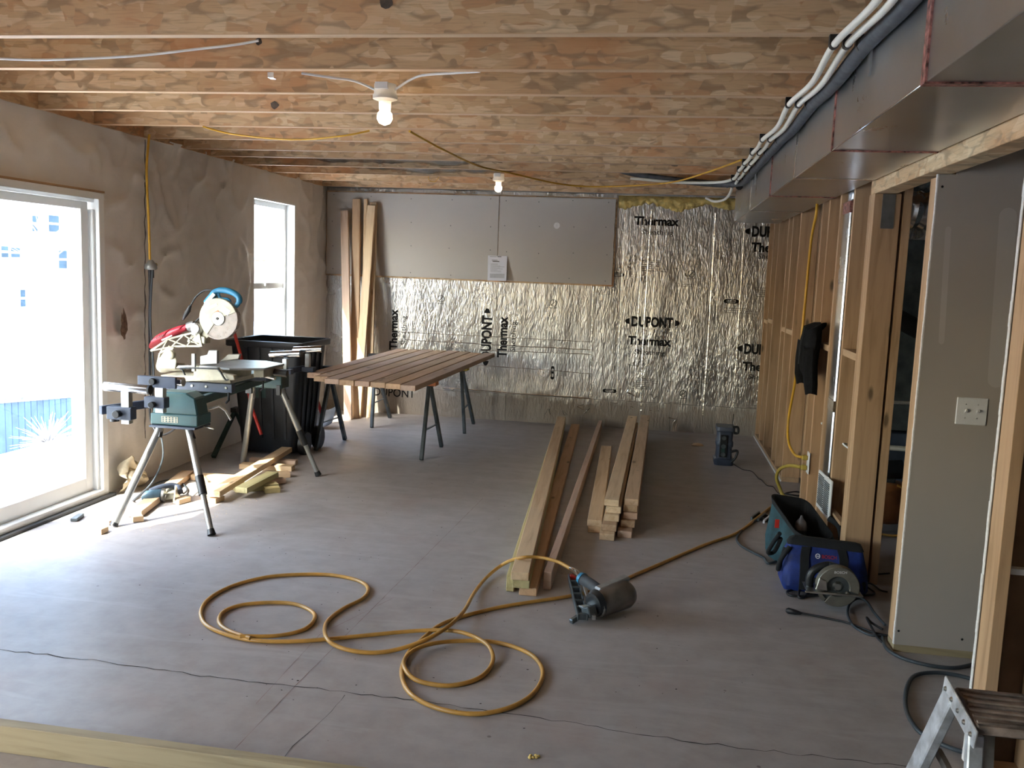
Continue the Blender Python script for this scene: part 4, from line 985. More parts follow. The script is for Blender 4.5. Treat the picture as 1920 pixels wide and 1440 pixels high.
yrk = [(1167, 996), (1173, 977), (1178, 962), (1178, 948), (1180, 937)]
labsR = ['bottom', 'second from the bottom', 'middle', 'second from the top', 'topmost']
for k in range(5):
    n_ = onZ(yrk[k][0]+4, yrk[k][1], T2*(k+1)); f_ = Vector((n_.x+.02, [9.0, 9.15, 9.1, 9.05, 9.35][k], n_.z+.001*k)); n_.z += .001*k
    n_.x = max(n_.x, onZ(ylk[k][0], ylk[k][1], T2*(k+1)).x+.097); f_.x = n_.x+.035
    plank('short_stud', n_, f_, .09, T2-.0005, [WR, W[0], WR, WP, W[0]][k], 'short stud in the right column of the tall stack, '+labsR[k], 'lumber', G2)
# plank in the foreground, on edge
a = onZ(-120, 1348, 0); pa = onZ(-100, 1340, .095); pb = onZ(700, 1448, .095)
plank('foreground_plank', pa, pb, .045, .094, WGy, 'yellowish treated board standing on edge across the bottom left corner', 'lumber')

# ================================================================== offcuts under the saw
G3 = 'offcuts under the saw stand'
def oc(nx, ny, fx, fy, z, w_, t, mat, lab): return plank('offcut', onZ(nx, ny, z), onZ(fx, fy, z), w_, t, mat, lab, 'offcut', G3)
oc(252, 958, 352, 882, .043, .09, .04, W[0], 'long offcut nearest the wall, running back from the jigsaw')
oc(362, 888, 443, 893, .041, .09, .04, WP, 'pale offcut lying crosswise just behind the front saw stand leg')
oc(452, 868, 550, 873, .042, .09, .04, WP, 'offcut crosswise at the back of the heap, nearer of two')
oc(470, 858, 556, 863, .042, .07, .04, WR, 'offcut crosswise at the back of the heap, farther of two')
oc(400, 921, 538, 838, .088, .09, .041, WP, 'long offcut lying diagonally on top of the heap')
oc(452, 914, 512, 884, .086, .09, .04, WG, 'greenish treated offcut lying right of the long diagonal one')
oc(440, 912, 520, 905, .043, .08, .04, WG, 'greenish offcut lying crosswise under the treated piece')
oc(372, 908, 470, 906, .042, .08, .04, WP, 'pale offcut lying crosswise under the long diagonal one')
oc(515, 886, 542, 884, .042, .08, .04, WP, 'small offcut block behind the heap at its right end')
oc(507, 899, 533, 896, .038, .07, .035, WR, 'small knotty block at the right end of the heap')
oc(496, 914, 524, 912, .04, .07, .038, WG, 'small greenish block right of the treated offcut')
oc(197, 976, 212, 971, .03, .06, .028, ORANGE if False else WR, 'small orange-brown block left of the front saw stand leg')
oc(183, 992, 197, 986, .035, .05, .033, WP, 'small pale wedge on the floor, nearest the door sill')
oc(248, 968, 268, 966, .035, .06, .033, WP, 'small pale block just in front of the long wall-side offcut')
oc(330, 936, 352, 930, .036, .06, .034, WP, 'small pale block right of the jigsaw')
oc(395, 934, 412, 928, .036, .08, .034, WP, 'small pale block in front of the long diagonal offcut')
o = plank('metal_scrap', onZ(138, 972, .022), onZ(152, 962, .022), .04, .02, HORSE, 'small grey metal scrap on the floor by the door sill', 'scrap')
# crumpled packing against the wall
pc = onX(222, 905, -3.62)
pk_ = MB().grid(16, 12, lambda u, v: Vector((-3.64+.06*noise.noise(Vector((u*4, v*4, 1)))+.05*math.sin(v*3.1), 5.62+.30*u, .005+.26*v*(1-.5*abs(u-.4)*2)+.03*noise.noise(Vector((u*5, v*5, 7))))))
tag(pk_.build('crumpled_paper', plain('cream_packing_paper', (.62, .55, .40), .7, 0, .15, 20, .5), None, 0, (-3.6, 5.78, 0)), 'crumpled pale paper stuffed against the wall beside the door', 'paper')
def dust(nm, cx, cy, rx, ry, n, lab, mat, s0=.004, s1=.012):
    m = MB()
    for _ in range(n):
        a = random.uniform(0, 6.28); q = math.sqrt(random.random()); x = cx+rx*q*math.cos(a); y = cy+ry*q*math.sin(a); s_ = random.uniform(s0, s1); t_ = random.uniform(0, 3.1)
        c1 = Vector((math.cos(t_), math.sin(t_), 0))*s_; c2 = Vector((-math.sin(t_), math.cos(t_), 0))*s_*random.uniform(.3, .8); z = Vector((0, 0, s_*.35)); p = Vector((x, y, .001))
        m.add([p-c1-c2, p+c1-c2, p+c1+c2, p-c1+c2, p+z], [(0, 1, 4), (1, 2, 4), (2, 3, 4), (3, 0, 4), (0, 3, 2, 1)])
    o = m.build(nm, mat, None, 0, (cx, cy, 0)); tag(o, lab, 'sawdust', None, 'stuff'); return o
dust('sawdust_litter', -3.1, 5.8, .45, 1.0, 700, 'sawdust and chips scattered under the saw stand', SAWDUST, .002, .006)
dust('floor_grit', -.9, 5.2, 1.85, 2.4, 260, 'tiny dark specks of grit scattered over the concrete', CRACK, .0015, .0045)
# jigsaw
jc = onZ(305, 955, 0); js = thing('jigsaw', jc, 'blue-grey power jigsaw lying on its side under the saw stand', 'jigsaw')
J = lambda px, py, z=.05: onZ(px, py, z)
JB = plain('dusty_blue_tool', (.05, .10, .14), .5, 0, .2, 20)
jm_ = MB().loft([[J(x, y)+Vector((0, math.cos(a)*r*.9, math.sin(a)*r)) for a in [k*math.pi/6 for k in range(12)]] for x, y, r in ((268, 932, .022), (274, 931, .040), (290, 930, .044), (304, 928, .042))]).build('motor_housing', JB, js)
MB().tube([J(304, 928), J(309, 928)], .046, 16).build('collar', STEEL, js)
MB().tube(spline([J(282, 921, .075), J(300, 914, .09), J(322, 910, .09), J(334, 914, .075), J(338, 922, .06)], 4), .02, 10).build('handle', BLUEGREY, js)
MB().prism([J(309, 938, .02), J(332, 936, .02), J(332, 916, .06), J(312, 918, .06)], (0, .05, .02)).build('gear_head', CREAM, js, .006)
MB().beam(J(331, 942, .01), J(333, 917, .08), .09, .006, (1, 0, 0)).build('shoe', STEEL, js)
cable([J(338, 920, .06), onZ(345, 925, .02), onZ(350, 915, .01), onZ(330, 900, .01), onZ(295, 905, .01), onZ(265, 928, .01), onZ(250, 938, .02), onX(285, 905, -3.2), onX(305, 860, -3.3), onX(302, 820, -3.4), onX(290, 800, -3.5), onX(287, 760, -3.55), onX(286, 700, -3.58), onX(281, 560, -3.57), onX(279, 505, -3.56)], .006, GCORD, 'pale grey cord looping from the jigsaw up to the hanging socket')
cable([onX(283, 505, -3.55), onX(280, 600, -3.55), onX(281, 700, -3.55), onX(281, 745, -3.5), onX(283, 790, -3.5), onX(300, 815, -3.4), onX(326, 805, -3.2), onX(332, 785, -3.1)], .008, BCORD, 'black cord hanging from the socket down behind the stand')
cable([onX(286, 505, -3.53), onX(282, 600, -3.54), onX(288, 690, -3.5), onX(286, 740, -3.5)], .007, GCORD, 'second hanging cord, just right of the black one')
cable([Vector((-3.55, 5.915, 2.495)), onX(275, 320, -3.55), onX(279, 420, -3.55), onX(281, 487, -3.55)], .0085, YCORD, 'yellow cord dropping from the ceiling to the hanging socket')
hs = thing('hanging_socket', onX(283, 497, -3.55), 'grey multi-way socket hanging on the yellow cord by the left wall', 'socket')
q = onX(283, 497, -3.55); MB().lathe(q+Vector((0, 0, .035)), (0, 0, -1), [(0, .014), (.018, .026), (.03, .04), (.058, .044), (.068, .035)], 16).build('socket_body', SAWGREY, hs); MB().tube([q+Vector((0, .03, -.0)), q+Vector((0, .06, 0))], .016, 10).build('side_outlet', YELLOWP, hs)
MB().tube([q+Vector((0, -.012, -.03)), q+Vector((0, -.01, -.09))], .014, 8).build('plug', BCORD, hs); MB().tube([q+Vector((0, .014, -.03)), q+Vector((0, .014, -.09))], .014, 8).build('plug', BCORD, hs)

# ================================================================== notice on the drywall
nt_ = thing('notice', onY(932, 502, 9.69), 'white printed notice sheet pinned below the drywall joint', 'paper')
a = onY(915, 479, 9.688); b = onY(951, 480, 9.694); c = onY(949, 527, 9.655); d = onY(914, 526, 9.650)
MB().add([a, b, c, d]+[v+Vector((0, .001, 0)) for v in (a, b, c, d)], [(0, 1, 2, 3), (7, 6, 5, 4), (0, 4, 5, 1), (1, 5, 6, 2), (2, 6, 7, 3), (3, 7, 4, 0)]).build('sheet', PAPER, nt_)
pr = MB()
def bar(u0, u1, v0, v1):
    P_ = lambda u, v: (a.lerp(b, u)).lerp(d.lerp(c, u), v)+Vector((0, -.0012, 0))
    pr.add([P_(u0, v0), P_(u1, v0), P_(u1, v1), P_(u0, v1)], [(0, 1, 2, 3)])
bar(.1, .45, .03, .045); bar(.5, .7, .02, .05); bar(.2, .5, .17, .19); bar(.25, .6, .21, .25)
for k in range(9): bar(.15, random.uniform(.5, .9), .32+k*.04, .328+k*.04)
for k in range(8): bar(.12, .9, .72+k*.022, .728+k*.022)
pr.build('print', FADED, nt_)

# ================================================================== radio
rd = thing('jobsite_radio', (.665, 8.2, 0), 'black jobsite radio standing upright on the floor near the stud wall', 'radio')
rx, ry = .665, 8.2
MB().loft([rr(rx, ry, .075, .10, z, .03) if not w_ else rr(rx, ry, w_, w_+.025, z, .03) for z, w_ in ((.0, .082), (.05, .088), (.06, .070), (.16, .066), (.17, .074), (.21, .074), (.22, .066), (.30, .070), (.31, .082), (.345, .080))]).build('radio_body', BLUEGREY, rd, 0)
MB().tube(spline([(rx+.055, ry-.09, .345), (rx+.10, ry-.09, .35), (rx+.105, ry-.09, .30), (rx+.07, ry-.09, .30)], 4), .012, 8).build('corner_guard', BLACK, rd)
MB().tube(spline([(rx+.06, ry-.10, .13), (rx+.11, ry-.10, .14), (rx+.10, ry-.10, .08), (rx+.06, ry-.10, .03)], 4), .012, 8).build('corner_guard', BLACK, rd)
sp_ = MB().box(rx-.045, ry-.112, .075, rx+.02, ry-.098, .275).build('control_panel', BLACK, rd, .004)
for z, r_ in ((.10, .02), (.175, .022), (.25, .02)): MB().lathe((rx-.012, ry-.112, z), (0, -1, 0), [(0, r_), (.012, r_*.9)], 14).build('dial', HORSE, sp_)
MB().box(rx-.03, ry-.116, .12, rx-.0, ry-.112, .155).build('display', DGREEN, sp_)
MB().tube([(rx+.06, ry, .30), (rx+.065, ry, .455)], .003, 6).build('antenna', BCORD, rd)
cable(fpath([(1372, 868), (1392, 880), (1410, 884), (1422, 897), (1428, 900), (1438, 910), (1450, 913), (1460, 925), (1478, 925)], .005), .0035, BCORD, 'thin black cord trailing over the floor from the radio')

# ================================================================== stud wall fittings
stk = thing('wall_duct_stack', (1.17, 6.05, .3), 'shiny flat galvanised duct rising inside the stud wall', 'duct')
MB().box(XR+.012, 5.76, .42, XR+.13, 5.965, 2.16).build('stack_duct', GALVB, stk, .008)
MB().lathe((XR+.07, 5.865, 2.155), (0, 0, 1), [(0, .055), (.25, .055)], 20).build('round_riser', GALV, stk)
for z, h in ((2.08, .07), (.86, .07)): MB().box(XR+.009, 5.755, z, XR+.133, 5.967, z+h).build('seam_band', REDTAPE if z > 1 else TAPE, stk)
MB().box(XR+.02, 5.63, .27, XR+.13, 5.97, .42).build('boot', GALV, stk, .01)
vg = thing('wall_register', (1.08, 5.64, .36), 'white louvred air register facing out of the stud wall', 'vent')
MB().prism([(1.075, 5.87, .47), (1.075, 5.45, .49), (1.075, 5.45, .25), (1.075, 5.87, .235)], (.012, 0, 0)).build('register_frame', WHITE, vg, .003)
for k in range(16):
    z = .272+k*.0122
    for (ya, yb) in ((5.485, 5.645), (5.665, 5.835)):
        MB().beam((1.072, ya, z+.004), (1.072, yb, z-.002), .004, .0055).build('louvre', HORSE, vg)
ou = thing('wall_outlet', (XR-.01, 6.38, .42), 'white double outlet on a stud with two yellow plugs in it', 'outlet')
MB().box(XR-.010, 6.345, .335, XR-.001, 6.425, .485).build('wall_plate', WHITE, ou, .003)
for z in (.375, .445):
    MB().box(XR-.05, 6.37, z-.018, XR-.012, 6.40, z+.018).build('plug', YTUBE, ou, .006)
cable([Vector((1.095, 7.2, 2.46)), onX(1532, 385, 1.06), onX(1521, 450, 1.06), onX(1512, 540, 1.05), onX(1502, 640, 1.04), onX(1490, 720, 1.03), onX(1478, 790, 1.02), onX(1479, 830, 1.02), onX(1490, 852, 1.03), Vector((1.052, 6.385, .445))], .010, YCORD, 'yellow cord dropping along the studs into the wall outlet')
cable([Vector((1.052, 6.385, .375)), onX(1480, 873, 1.00), onX(1462, 880, .98), onX(1456, 895, .97), onZ(1462, 915, .08), onZ(1470, 930, .03), onZ(1490, 935, .02), onZ(1500, 938, .02)], .013, YTUBE, 'thick yellow cord curling from the outlet down to the floor')
cable(fpath([(1502, 930, .03), (1485, 928, .05), (1473, 925, .04), (1490, 922, .02), (1505, 924, .02)], .01), .006, BCORD, 'short black cord loop on the floor below the outlet')
for (px, py) in ((1543, 796), (1584, 835)):
    q = onX(px, py, XR+.03); cable([q+Vector((.02, .05, 0)), q+Vector((-.01, 0, .008)), q+Vector((.015, -.06, -.01))], .005, WHITE, 'white wire end poking from a hole in a stud at '+('left' if px < 1560 else 'right')+' of the shiny duct')
# jacket hanging on the blocking
jk = thing('jacket', (1.06, 6.25, 1.3), 'black fleece jacket hanging from the stud wall', 'jacket')
def ring(cx, cz, w_, th, y, tw=0, n=16):
    return [Vector((cx+th*math.cos(a)*(1+.25*noise.noise(Vector((a, cz*9, 1)))), y+w_*math.sin(a)*(1+.25*noise.noise(Vector((a*1.3, cz*7, 4)))), cz+.01*math.sin(3*a))) for a in [2*math.pi*k/n for k in range(n)]]
Jx = 1.035
MB().loft([ring(1.09, 1.385, .03, .02, 6.20), ring(1.075, 1.38, .10, .035, 6.24), ring(Jx, 1.35, .17, .05, 6.28), ring(Jx, 1.27, .21, .055, 6.31), ring(Jx, 1.19, .21, .06, 6.34), ring(Jx, 1.11, .19, .055, 6.34), ring(Jx, 1.05, .17, .05, 6.30), ring(Jx, 1.03, .13, .04, 6.28)]).build('body', CLOTH, jk)
MB().loft([ring(Jx-.01, 1.25, .07, .05, 6.45), ring(Jx-.015, 1.12, .065, .05, 6.47), ring(Jx-.015, 1.02, .055, .045, 6.49), ring(Jx-.01, .955, .05, .04, 6.50)]).build('sleeve', CLOTH, jk)
MB().loft([ring(Jx-.01, 1.22, .07, .05, 6.20), ring(Jx-.015, 1.10, .07, .05, 6.17), ring(Jx-.01, 1.0, .06, .045, 6.13), ring(Jx-.01, .93, .05, .04, 6.10)]).build('sleeve', CLOTH, jk)
MB().tube(spline([(Jx-.05, 6.27, 1.36), (Jx-.065, 6.29, 1.25), (Jx-.07, 6.31, 1.10)], 4), .003, 5).build('zip', BLACK, jk)

# ================================================================== hose and nail gun
hz = .008
pts = [(1480,940,.01),(1450,948,.01),(1415,975,.01),(1380,1000,.01),(1320,1022,.01),(1250,1052,.01),(1190,1078,.01),(1130,1103,.01),(1060,1119,.01),(1000,1128,.01),(930,1140,.01),(860,1158,.01),(820,1175,.012),(790,1200,.012),(765,1225,.01),(753,1260,.01),(765,1295,.01),(800,1320,.01),(850,1335,.01),(905,1338,.01),(960,1325,.01),(1000,1300,.01),(1018,1265,.01),(1005,1235,.01),(970,1215,.01),(920,1203,.012),(860,1202,.014),(810,1207,.03),(775,1220,.03),(757,1242,.03),(770,1268,.02),(800,1281,.01),(850,1285,.01),(900,1270,.01),(924,1240,.012),(915,1210,.03),(880,1190,.03),(840,1182,.03),(780,1183,.015),(700,1190,.01),(620,1198,.01),(540,1203,.01),(470,1200,.01),(420,1188,.01),(385,1170,.01),(377,1145,.01),(395,1120,.01),(440,1097,.01),(500,1082,.01),(560,1077,.01),(620,1078,.01),(670,1088,.01),(690,1103,.01),(680,1122,.01),(640,1143,.01),(612,1168,.01),(612,1195,.03),(635,1213,.02),(680,1223,.01),(730,1221,.01),(790,1203,.03),(840,1175,.05),(870,1145,.04),(890,1110,.02),(915,1080,.02),(945,1057,.05),(975,1046,.145),(1010,1045,.15),(1045,1053,.15),(1070,1066,.14)]
cable([onZ(*p) for p in pts], .0095, HOSE, 'long amber air hose looping over the floor to the nail gun', 'air_hose', 'hose', 7)
# small inner loop of the left coil
cable([onZ(*p) for p in [(470,1197,.02),(430,1183,.012),(411,1167,.01),(418,1148,.01),(450,1135,.01),(500,1130,.01),(550,1132,.01),(583,1145,.01),(590,1160,.01),(570,1180,.01),(520,1192,.012),(450,1193,.022)]], .0095, HOSE, 'inner loop of amber hose inside the left coil', 'air_hose', 'hose', 7)
ng = thing('nail_gun', onZ(1120, 1160, 0), 'grey pneumatic nail gun lying on the floor at the hose end', 'nail gun')
G = lambda px, py, z: onZ(px, py, z)
ax_a = G(1115, 1133, .07); ax_b = G(1178, 1110, .09); dx_ = (ax_b-ax_a)
xh = dx_.normalized(); zh = Vector((0, 0, 1)); zh = (zh-xh*zh.dot(xh)).normalized(); yh = zh.cross(xh)
def gr(t, ry_, rz_, off=0, n=20): 
    c_ = ax_a+dx_*t; return [c_+yh*ry_*math.cos(a)+zh*(rz_*math.sin(a)+off) for a in [2*math.pi*k/n for k in range(n)]]
MB().loft([gr(-.02, .05, .045, -.01), gr(.02, .066, .060, -.008), gr(.5, .078, .070, 0), gr(.85, .078, .072, 0), gr(.98, .066, .060, 0), gr(1.06, .045, .042, 0), gr(1.08, .02, .02, 0)]).build('gun_body', plain('grey_magnesium', (.235, .22, .205), .34, .75, .15, 14), ng)
MB().lathe(ax_a+dx_*-.06, tuple(xh), [(0, .04), (.002, .056), (.03, .07)], 20).build('front_collar', BLACK, ng)
MB().beam(ax_a+dx_*.1+Vector((-.01, .03, .055)), ax_a+dx_*.95+Vector((0, .03, .07)), .05, .022).build('top_rib', SAWGREY, ng, .008)
MB().beam(ax_a+dx_*.45+Vector((0, .028, .068)), ax_a+dx_*.75+Vector((0, .028, .073)), .018, .006).build('exhaust_slot', BLACK, ng)
hA = G(1128, 1112, .10); hB = G(1093, 1086, .13)
MB().tube(spline([hA, hA.lerp(hB, .5)+Vector((0, 0, .005)), hB], 4), [.030, .030, .029, .028, .027, .027, .028, .029, .030], 14).build('grip', DGREY, ng)
MB().tube([hB, hB.lerp(hA, -.15)], [.033, .028], 14).build('grip_cap', TOOLBLUE, ng)
MB().tube([hB.lerp(hA, -.14), G(1080, 1073, .14), G(1070, 1066, .14)], [.013, .016, .010], 12).build('air_coupler', CHROME, ng)
MB().beam(G(1108, 1122, .085), G(1118, 1131, .075), .02, .02).build('trigger', ORANGE, ng, .003)
mA = G(1066, 1082, .06); mB = G(1084, 1158, .035); md = (mB-mA).normalized(); ms_ = Vector((1, .15, 0)); ms_ = (ms_-md*ms_.dot(md)).normalized()
mg = MB()
up_ = md.cross(ms_).normalized()
W_ = .052
for s_, w_ in ((0, .008), (W_-.008, .008)): mg.beam(mA+ms_*s_, mB+ms_*s_, w_, .03, tuple(up_))
for k in range(7):
    t = k/6*.97; p_ = mA.lerp(mB, t); mg.beam(p_+ms_*.0, p_+ms_*(W_-.006)+md*.0, .020, .030, tuple(up_))
mg.build('nail_magazine', HORSE, ng, .002)
MB().beam(mA+ms_*.066, mB+ms_*.075, .018, .024, tuple(up_)).build('magazine_rail', STEEL, ng, .002)
MB().beam(mA+ms_*.022+md*-.004, mA+ms_*.022+md*.026, .035, .034, tuple(up_)).build('magazine_latch', RED, ng, .003)
nA = G(1070, 1166, .015); nB = G(1098, 1148, .04); nC = G(1112, 1146, .06)
MB().beam(nA, nB, .024, .024).beam(nB, nC, .055, .05).build('nose', HORSE, ng, .004)
MB().beam(G(1092, 1136, .05), G(1102, 1140, .06), .05, .012).build('no_mar_plate', STEEL, ng, .003)

# ================================================================== tool bags, circular saw
tb = thing('teal_tool_bag', onZ(1500, 1010, 0), 'open teal canvas tool bag beside the stud wall', 'bag')
bc_ = Vector((.915, 5.38, 0))
def bagr(z, hx, hy, cx=0, cy=0, amp=.012, seed=0, sk=0, rot=.35, sy=0):
    out = []
    for p in rr(0, 0, hx, hy, z, min(hx, hy)*.45, 5):
        q = Vector((p.x, p.y, 0)); q.rotate(Matrix.Rotation(rot, 3, 'Z')); nn = noise.noise(Vector((q.x*9, q.y*9, z*8+seed)))
        out.append(bc_+Vector((q.x*(1+nn*amp*8)+cx, q.y*(1+nn*amp*8)+cy, z+sk*p.x+sy*p.y)))
    return out
MB().loft([bagr(.006, .135, .18), bagr(.05, .155, .205), bagr(.13, .15, .205, 0, 0, .02), bagr(.20, .135, .19, sy=.15), bagr(.27, .125, .185, 0, 0, .01, 3, -.05, sy=.36)], True, True, False).build('bag_body', TEALBAG, tb)
MB().loft([bagr(.265, .127, .187, 0, 0, .01, 3, -.05, sy=.36), bagr(.285, .13, .19, 0, 0, .012, 3, -.15, sy=.38), bagr(.28, .12, .18, 0, 0, .012, 3, -.15, sy=.38), bagr(.20, .115, .17, 0, 0, .01, 5), bagr(.08, .11, .15)], True, False, True).build('bag_mouth', BLACKBAG, tb)
fr_ = [onZ(1455, 1020, .22), onZ(1452, 1045, .12), onZ(1440, 1040, .10), onZ(1445, 1018, .20)]
MB().tube(spline([onZ(1462, 1000, .26), onZ(1448, 1020, .17), onZ(1440, 1036, .10), onZ(1452, 1034, .10), onZ(1464, 1010, .22)], 4), .012, 8).build('bag_handle', BLACKBAG, tb)
MB().tube(spline([bc_+Vector((.16, .05, .27)), bc_+Vector((.21, 0, .24)), bc_+Vector((.215, -.08, .18)), bc_+Vector((.20, -.13, .12))], 4), .018, 8).build('bag_strap', BLACKBAG, tb)
q = onY(1457, 980, 5.24); MB().box(q.x-.012, q.y-.006, q.z-.03, q.x+.012, q.y, q.z+.02).build('red_badge', RED, tb)
bt = thing('squeeze_bottle', (.95, 5.33, .12), 'small grey pointed bottle standing in the open teal bag', 'bottle')
q = bc_+Vector((-.01, -.03, .155)); MB().lathe(q, (0, 0, 1), [(0, .034), (.07, .036), (.10, .030), (.125, .010), (.14, .006)], 16).build('bottle_body', plain('grey_bottle', (.13, .12, .13), .45, 0, .2, 20), bt); MB().lathe(q+Vector((0, 0, .012)), (0, 0, 1), [(0, .0352), (.045, .0365)], 16).build('bottle_label', GCORD, bt)
bb = thing('blue_tool_bag', onZ(1560, 1105, 0), 'closed blue canvas tool bag in front of the teal one', 'bag')
ca, cb_ = onZ(1480, 1098, 0), onZ(1622, 1080, 0)
c_ = Vector((.965, 4.93, 0))
def b2(z, hx, hy, cx=0, cy=0, amp=.02, rot=-.06):
    out = []
    for p in rr(0, 0, hx, hy, z, min(hx, hy)*.4, 5):
        q = Vector((p.x, p.y, 0)); q.rotate(Matrix.Rotation(rot, 3, 'Z')); nn = noise.noise(Vector((q.x*11, q.y*11, z*12)))
        out.append(c_+Vector((q.x*(1+nn*amp*3)+cx, q.y+nn*amp+cy, z+.006*math.sin(p.x*30))))
    return out
MB().loft([b2(.005, .205, .10), b2(.04, .225, .12), b2(.13, .215, .115), b2(.20, .20, .085), b2(.245, .19, .05), b2(.268, .18, .03), b2(.272, .15, .01)]).build('bag_body', BLUEBAG, bb)
MB().loft([b2(.244, .196, .053, 0, 0, .01), b2(.27, .186, .034, 0, 0, .01), b2(.283, .16, .012, 0, 0, .01)]).build('zip_top', BLACKBAG, bb)
for x in (-.115, .085):
    pth = [c_+Vector((x, -.126, .03)), c_+Vector((x, -.125, .12)), c_+Vector((x, -.098, .20)), c_+Vector((x*.9, -.06, .245))]
    MB().loft([[p+Vector((dx, dy, 0)) for dx, dy in ((-.022, 0), (.022, 0), (.022, .012), (-.022, .012))] for p in spline(pth, 3)], True, True, True, False).build('bag_strap', BLACKBAG, bb)
MB().box(c_.x-.10, c_.y-.128, .02, c_.x+.20, c_.y-.115, .10).build('front_pocket', BLACKBAG, bb, .01)
MB().tube(spline([c_+Vector((-.19, -.06, .24)), c_+Vector((-.235, -.08, .17)), c_+Vector((-.235, -.03, .10)), c_+Vector((-.20, .02, .21))], 4), .013, 8).build('bag_handle', BLACKBAG, bb)
u0 = c_+Vector((-.028, -.104, .203)); lettering('BOSCH', 0, 0, 0, 0, 0, bb, RED, .015, frame=(u0, Vector((.075, 0, 0)), Vector((0, .010, .017))))
rg = MB(); cc_ = u0+Vector((-.022, .002, .010))
vs = []
for k in range(16):
    a = 2*math.pi*k/16; e = Vector((math.cos(a), .3*math.sin(a), math.sin(a))); vs += [cc_+e*.013, cc_+e*.009]
rg.add(vs, [(2*k, 2*k+1, (2*k+3) % 32, (2*k+2) % 32) for k in range(16)]); rg.add([cc_+Vector((-.007, 0, -.002)), cc_+Vector((.007, 0, -.002)), cc_+Vector((.007, 0, .002)), cc_+Vector((-.007, 0, .002))], [(0, 1, 2, 3)])
rg.build('round_emblem', WHITE, bb)
cs = thing('circular_saw', onZ(1560, 1130, 0), 'grey circular saw with black motor in front of the blue bag', 'saw')
cc = Vector((.865, 4.56, .118)); cs_c = onY(1570, 1099, 4.60); cc = Vector((cs_c.x, 4.60, cs_c.z))
def cdisc(r0, r1, a0, a1, y0_, y1_): return sector(cc, r0, r1, R(a0), R(a1), y0_, y1_)
GG = plain('grey_saw_guard', (.17, .16, .135), .45, .3, .15, 14)
g_ = cdisc(.055, .105, -15, 200, 4.575, 4.63).build('upper_guard', GG, cs, .004)
cdisc(.05, .104, 235, 335, 4.585, 4.62).build('lower_guard', GG, cs, .003)
cdisc(.085, .104, 195, 230, 4.585, 4.62).build('lower_guard_rim', GG, cs)
MB().lathe((cc.x, 4.600, cc.z), (0, 1, 0), [(0, .094), (.002, .094)], 48).build('saw_blade', HORSE, cs)
MB().lathe((cc.x, 4.585, cc.z), (0, 1, 0), [(0, .016), (.012, .026)], 16).build('arbor_bolt', STEEL, cs)
MB().lathe((cc.x, 4.63, cc.z), (0, 1, 0), [(0, .06), (.03, .065), (.12, .055), (.14, .04)], 20).build('motor', BLACK, cs)
MB().tube(spline([(cc.x+.02, 4.67, cc.z+.065), (cc.x-.04, 4.66, cc.z+.085), (cc.x-.10, 4.66, cc.z+.06), (cc.x-.125, 4.66, cc.z+.02), (cc.x-.125, 4.66, cc.z-.05)], 5), .021, 12).build('rear_handle', BLACK, cs)
MB().tube([(cc.x-.04, 4.655, cc.z+.09), (cc.x+.01, 4.655, cc.z+.08)], .018, 10).build('handle_cap', GCORD, cs)
MB().box(cc.x-.16, 4.56, cc.z-.036, cc.x+.12, 4.572, cc.z-.026).build('base_plate_edge', STEEL, cs, .002)
MB().box(cc.x-.15, 4.572, cc.z-.036, cc.x+.12, 4.72, cc.z-.031).build('base_plate', STEEL, cs)
MB().prism([(cc.x-.11, 4.57, cc.z-.02), (cc.x-.05, 4.57, cc.z-.02), (cc.x-.06, 4.57, cc.z+.03), (cc.x-.095, 4.57, cc.z+.045)], (0, .05, 0)).build('bevel_bracket', STEEL, cs, .003)
lettering('BOSCH', 0, 0, 0, 0, 0, g_, WHITE, .01, frame=(Vector((cc.x-.025, 4.5735, cc.z+.072)), Vector((.06, 0, .004)), Vector((0, 0, .013))))
def C(pts, r, mat, lab): return cable([onZ(*p) for p in pts], r, mat, lab, 'power_cord', 'cord', 7)
C([(1482,1145,.012),(1500,1149,.01),(1540,1157,.008),(1590,1168,.008),(1630,1183,.008),(1655,1190,.008),(1668,1192,.008)], .0055, BCORD, 'black cord ending in a plug that points left on the floor')
pg = MB().tube([onZ(1474,1144,.014), onZ(1478,1145,.014), onZ(1492,1148,.013), onZ(1502,1150,.01)], [.009, .016, .013, .007], 8).build('cord_plug', BCORD, None, 0, onZ(1480,1146,.0)); tag(pg, 'black two-pin plug on the floor left of the circular saw', 'plug')
C([(1660,1172,.02),(1640,1150,.02),(1625,1128,.02),(1608,1122,.02),(1592,1135,.01),(1590,1155,.01),(1602,1175,.008),(1630,1190,.008),(1652,1192,.008)], .0065, GCORD, 'blue-grey cord making a loop right of the circular saw')
C([(1655,1180,.01),(1635,1168,.02),(1625,1158,.03),(1632,1172,.02),(1645,1195,.01),(1658,1207,.008)], .006, BCORD, 'black cord bent in a sharp point by the partition foot')
C([(1590,1100,.06),(1540,1088,.08),(1515,1092,.05),(1500,1105,.02),(1498,1120,.01),(1510,1118,.01),(1525,1100,.02),(1535,1088,.06)], .007, BCORD, 'black coiled cord hanging over the left side of the circular saw')
C([(1570,1090,.07),(1530,1098,.03),(1490,1105,.012),(1476,1110,.01),(1485,1117,.01),(1520,1117,.01),(1555,1114,.01)], .007, BCORD, 'black cord loop lying left of the circular saw')
C([(1612,1088,.06),(1625,1100,.02),(1640,1112,.01),(1620,1116,.01),(1600,1112,.02),(1612,1095,.03),(1632,1094,.02),(1650,1106,.01),(1664,1110,.01)], .005, BCORD, 'thin black cords tangled right of the circular saw')
C([(1640,985,.01),(1628,1040,.01),(1624,1068,.012),(1640,1076,.01),(1668,1075,.01)], .005, BCORD, 'thin black cord running from the blue bag behind the partition')
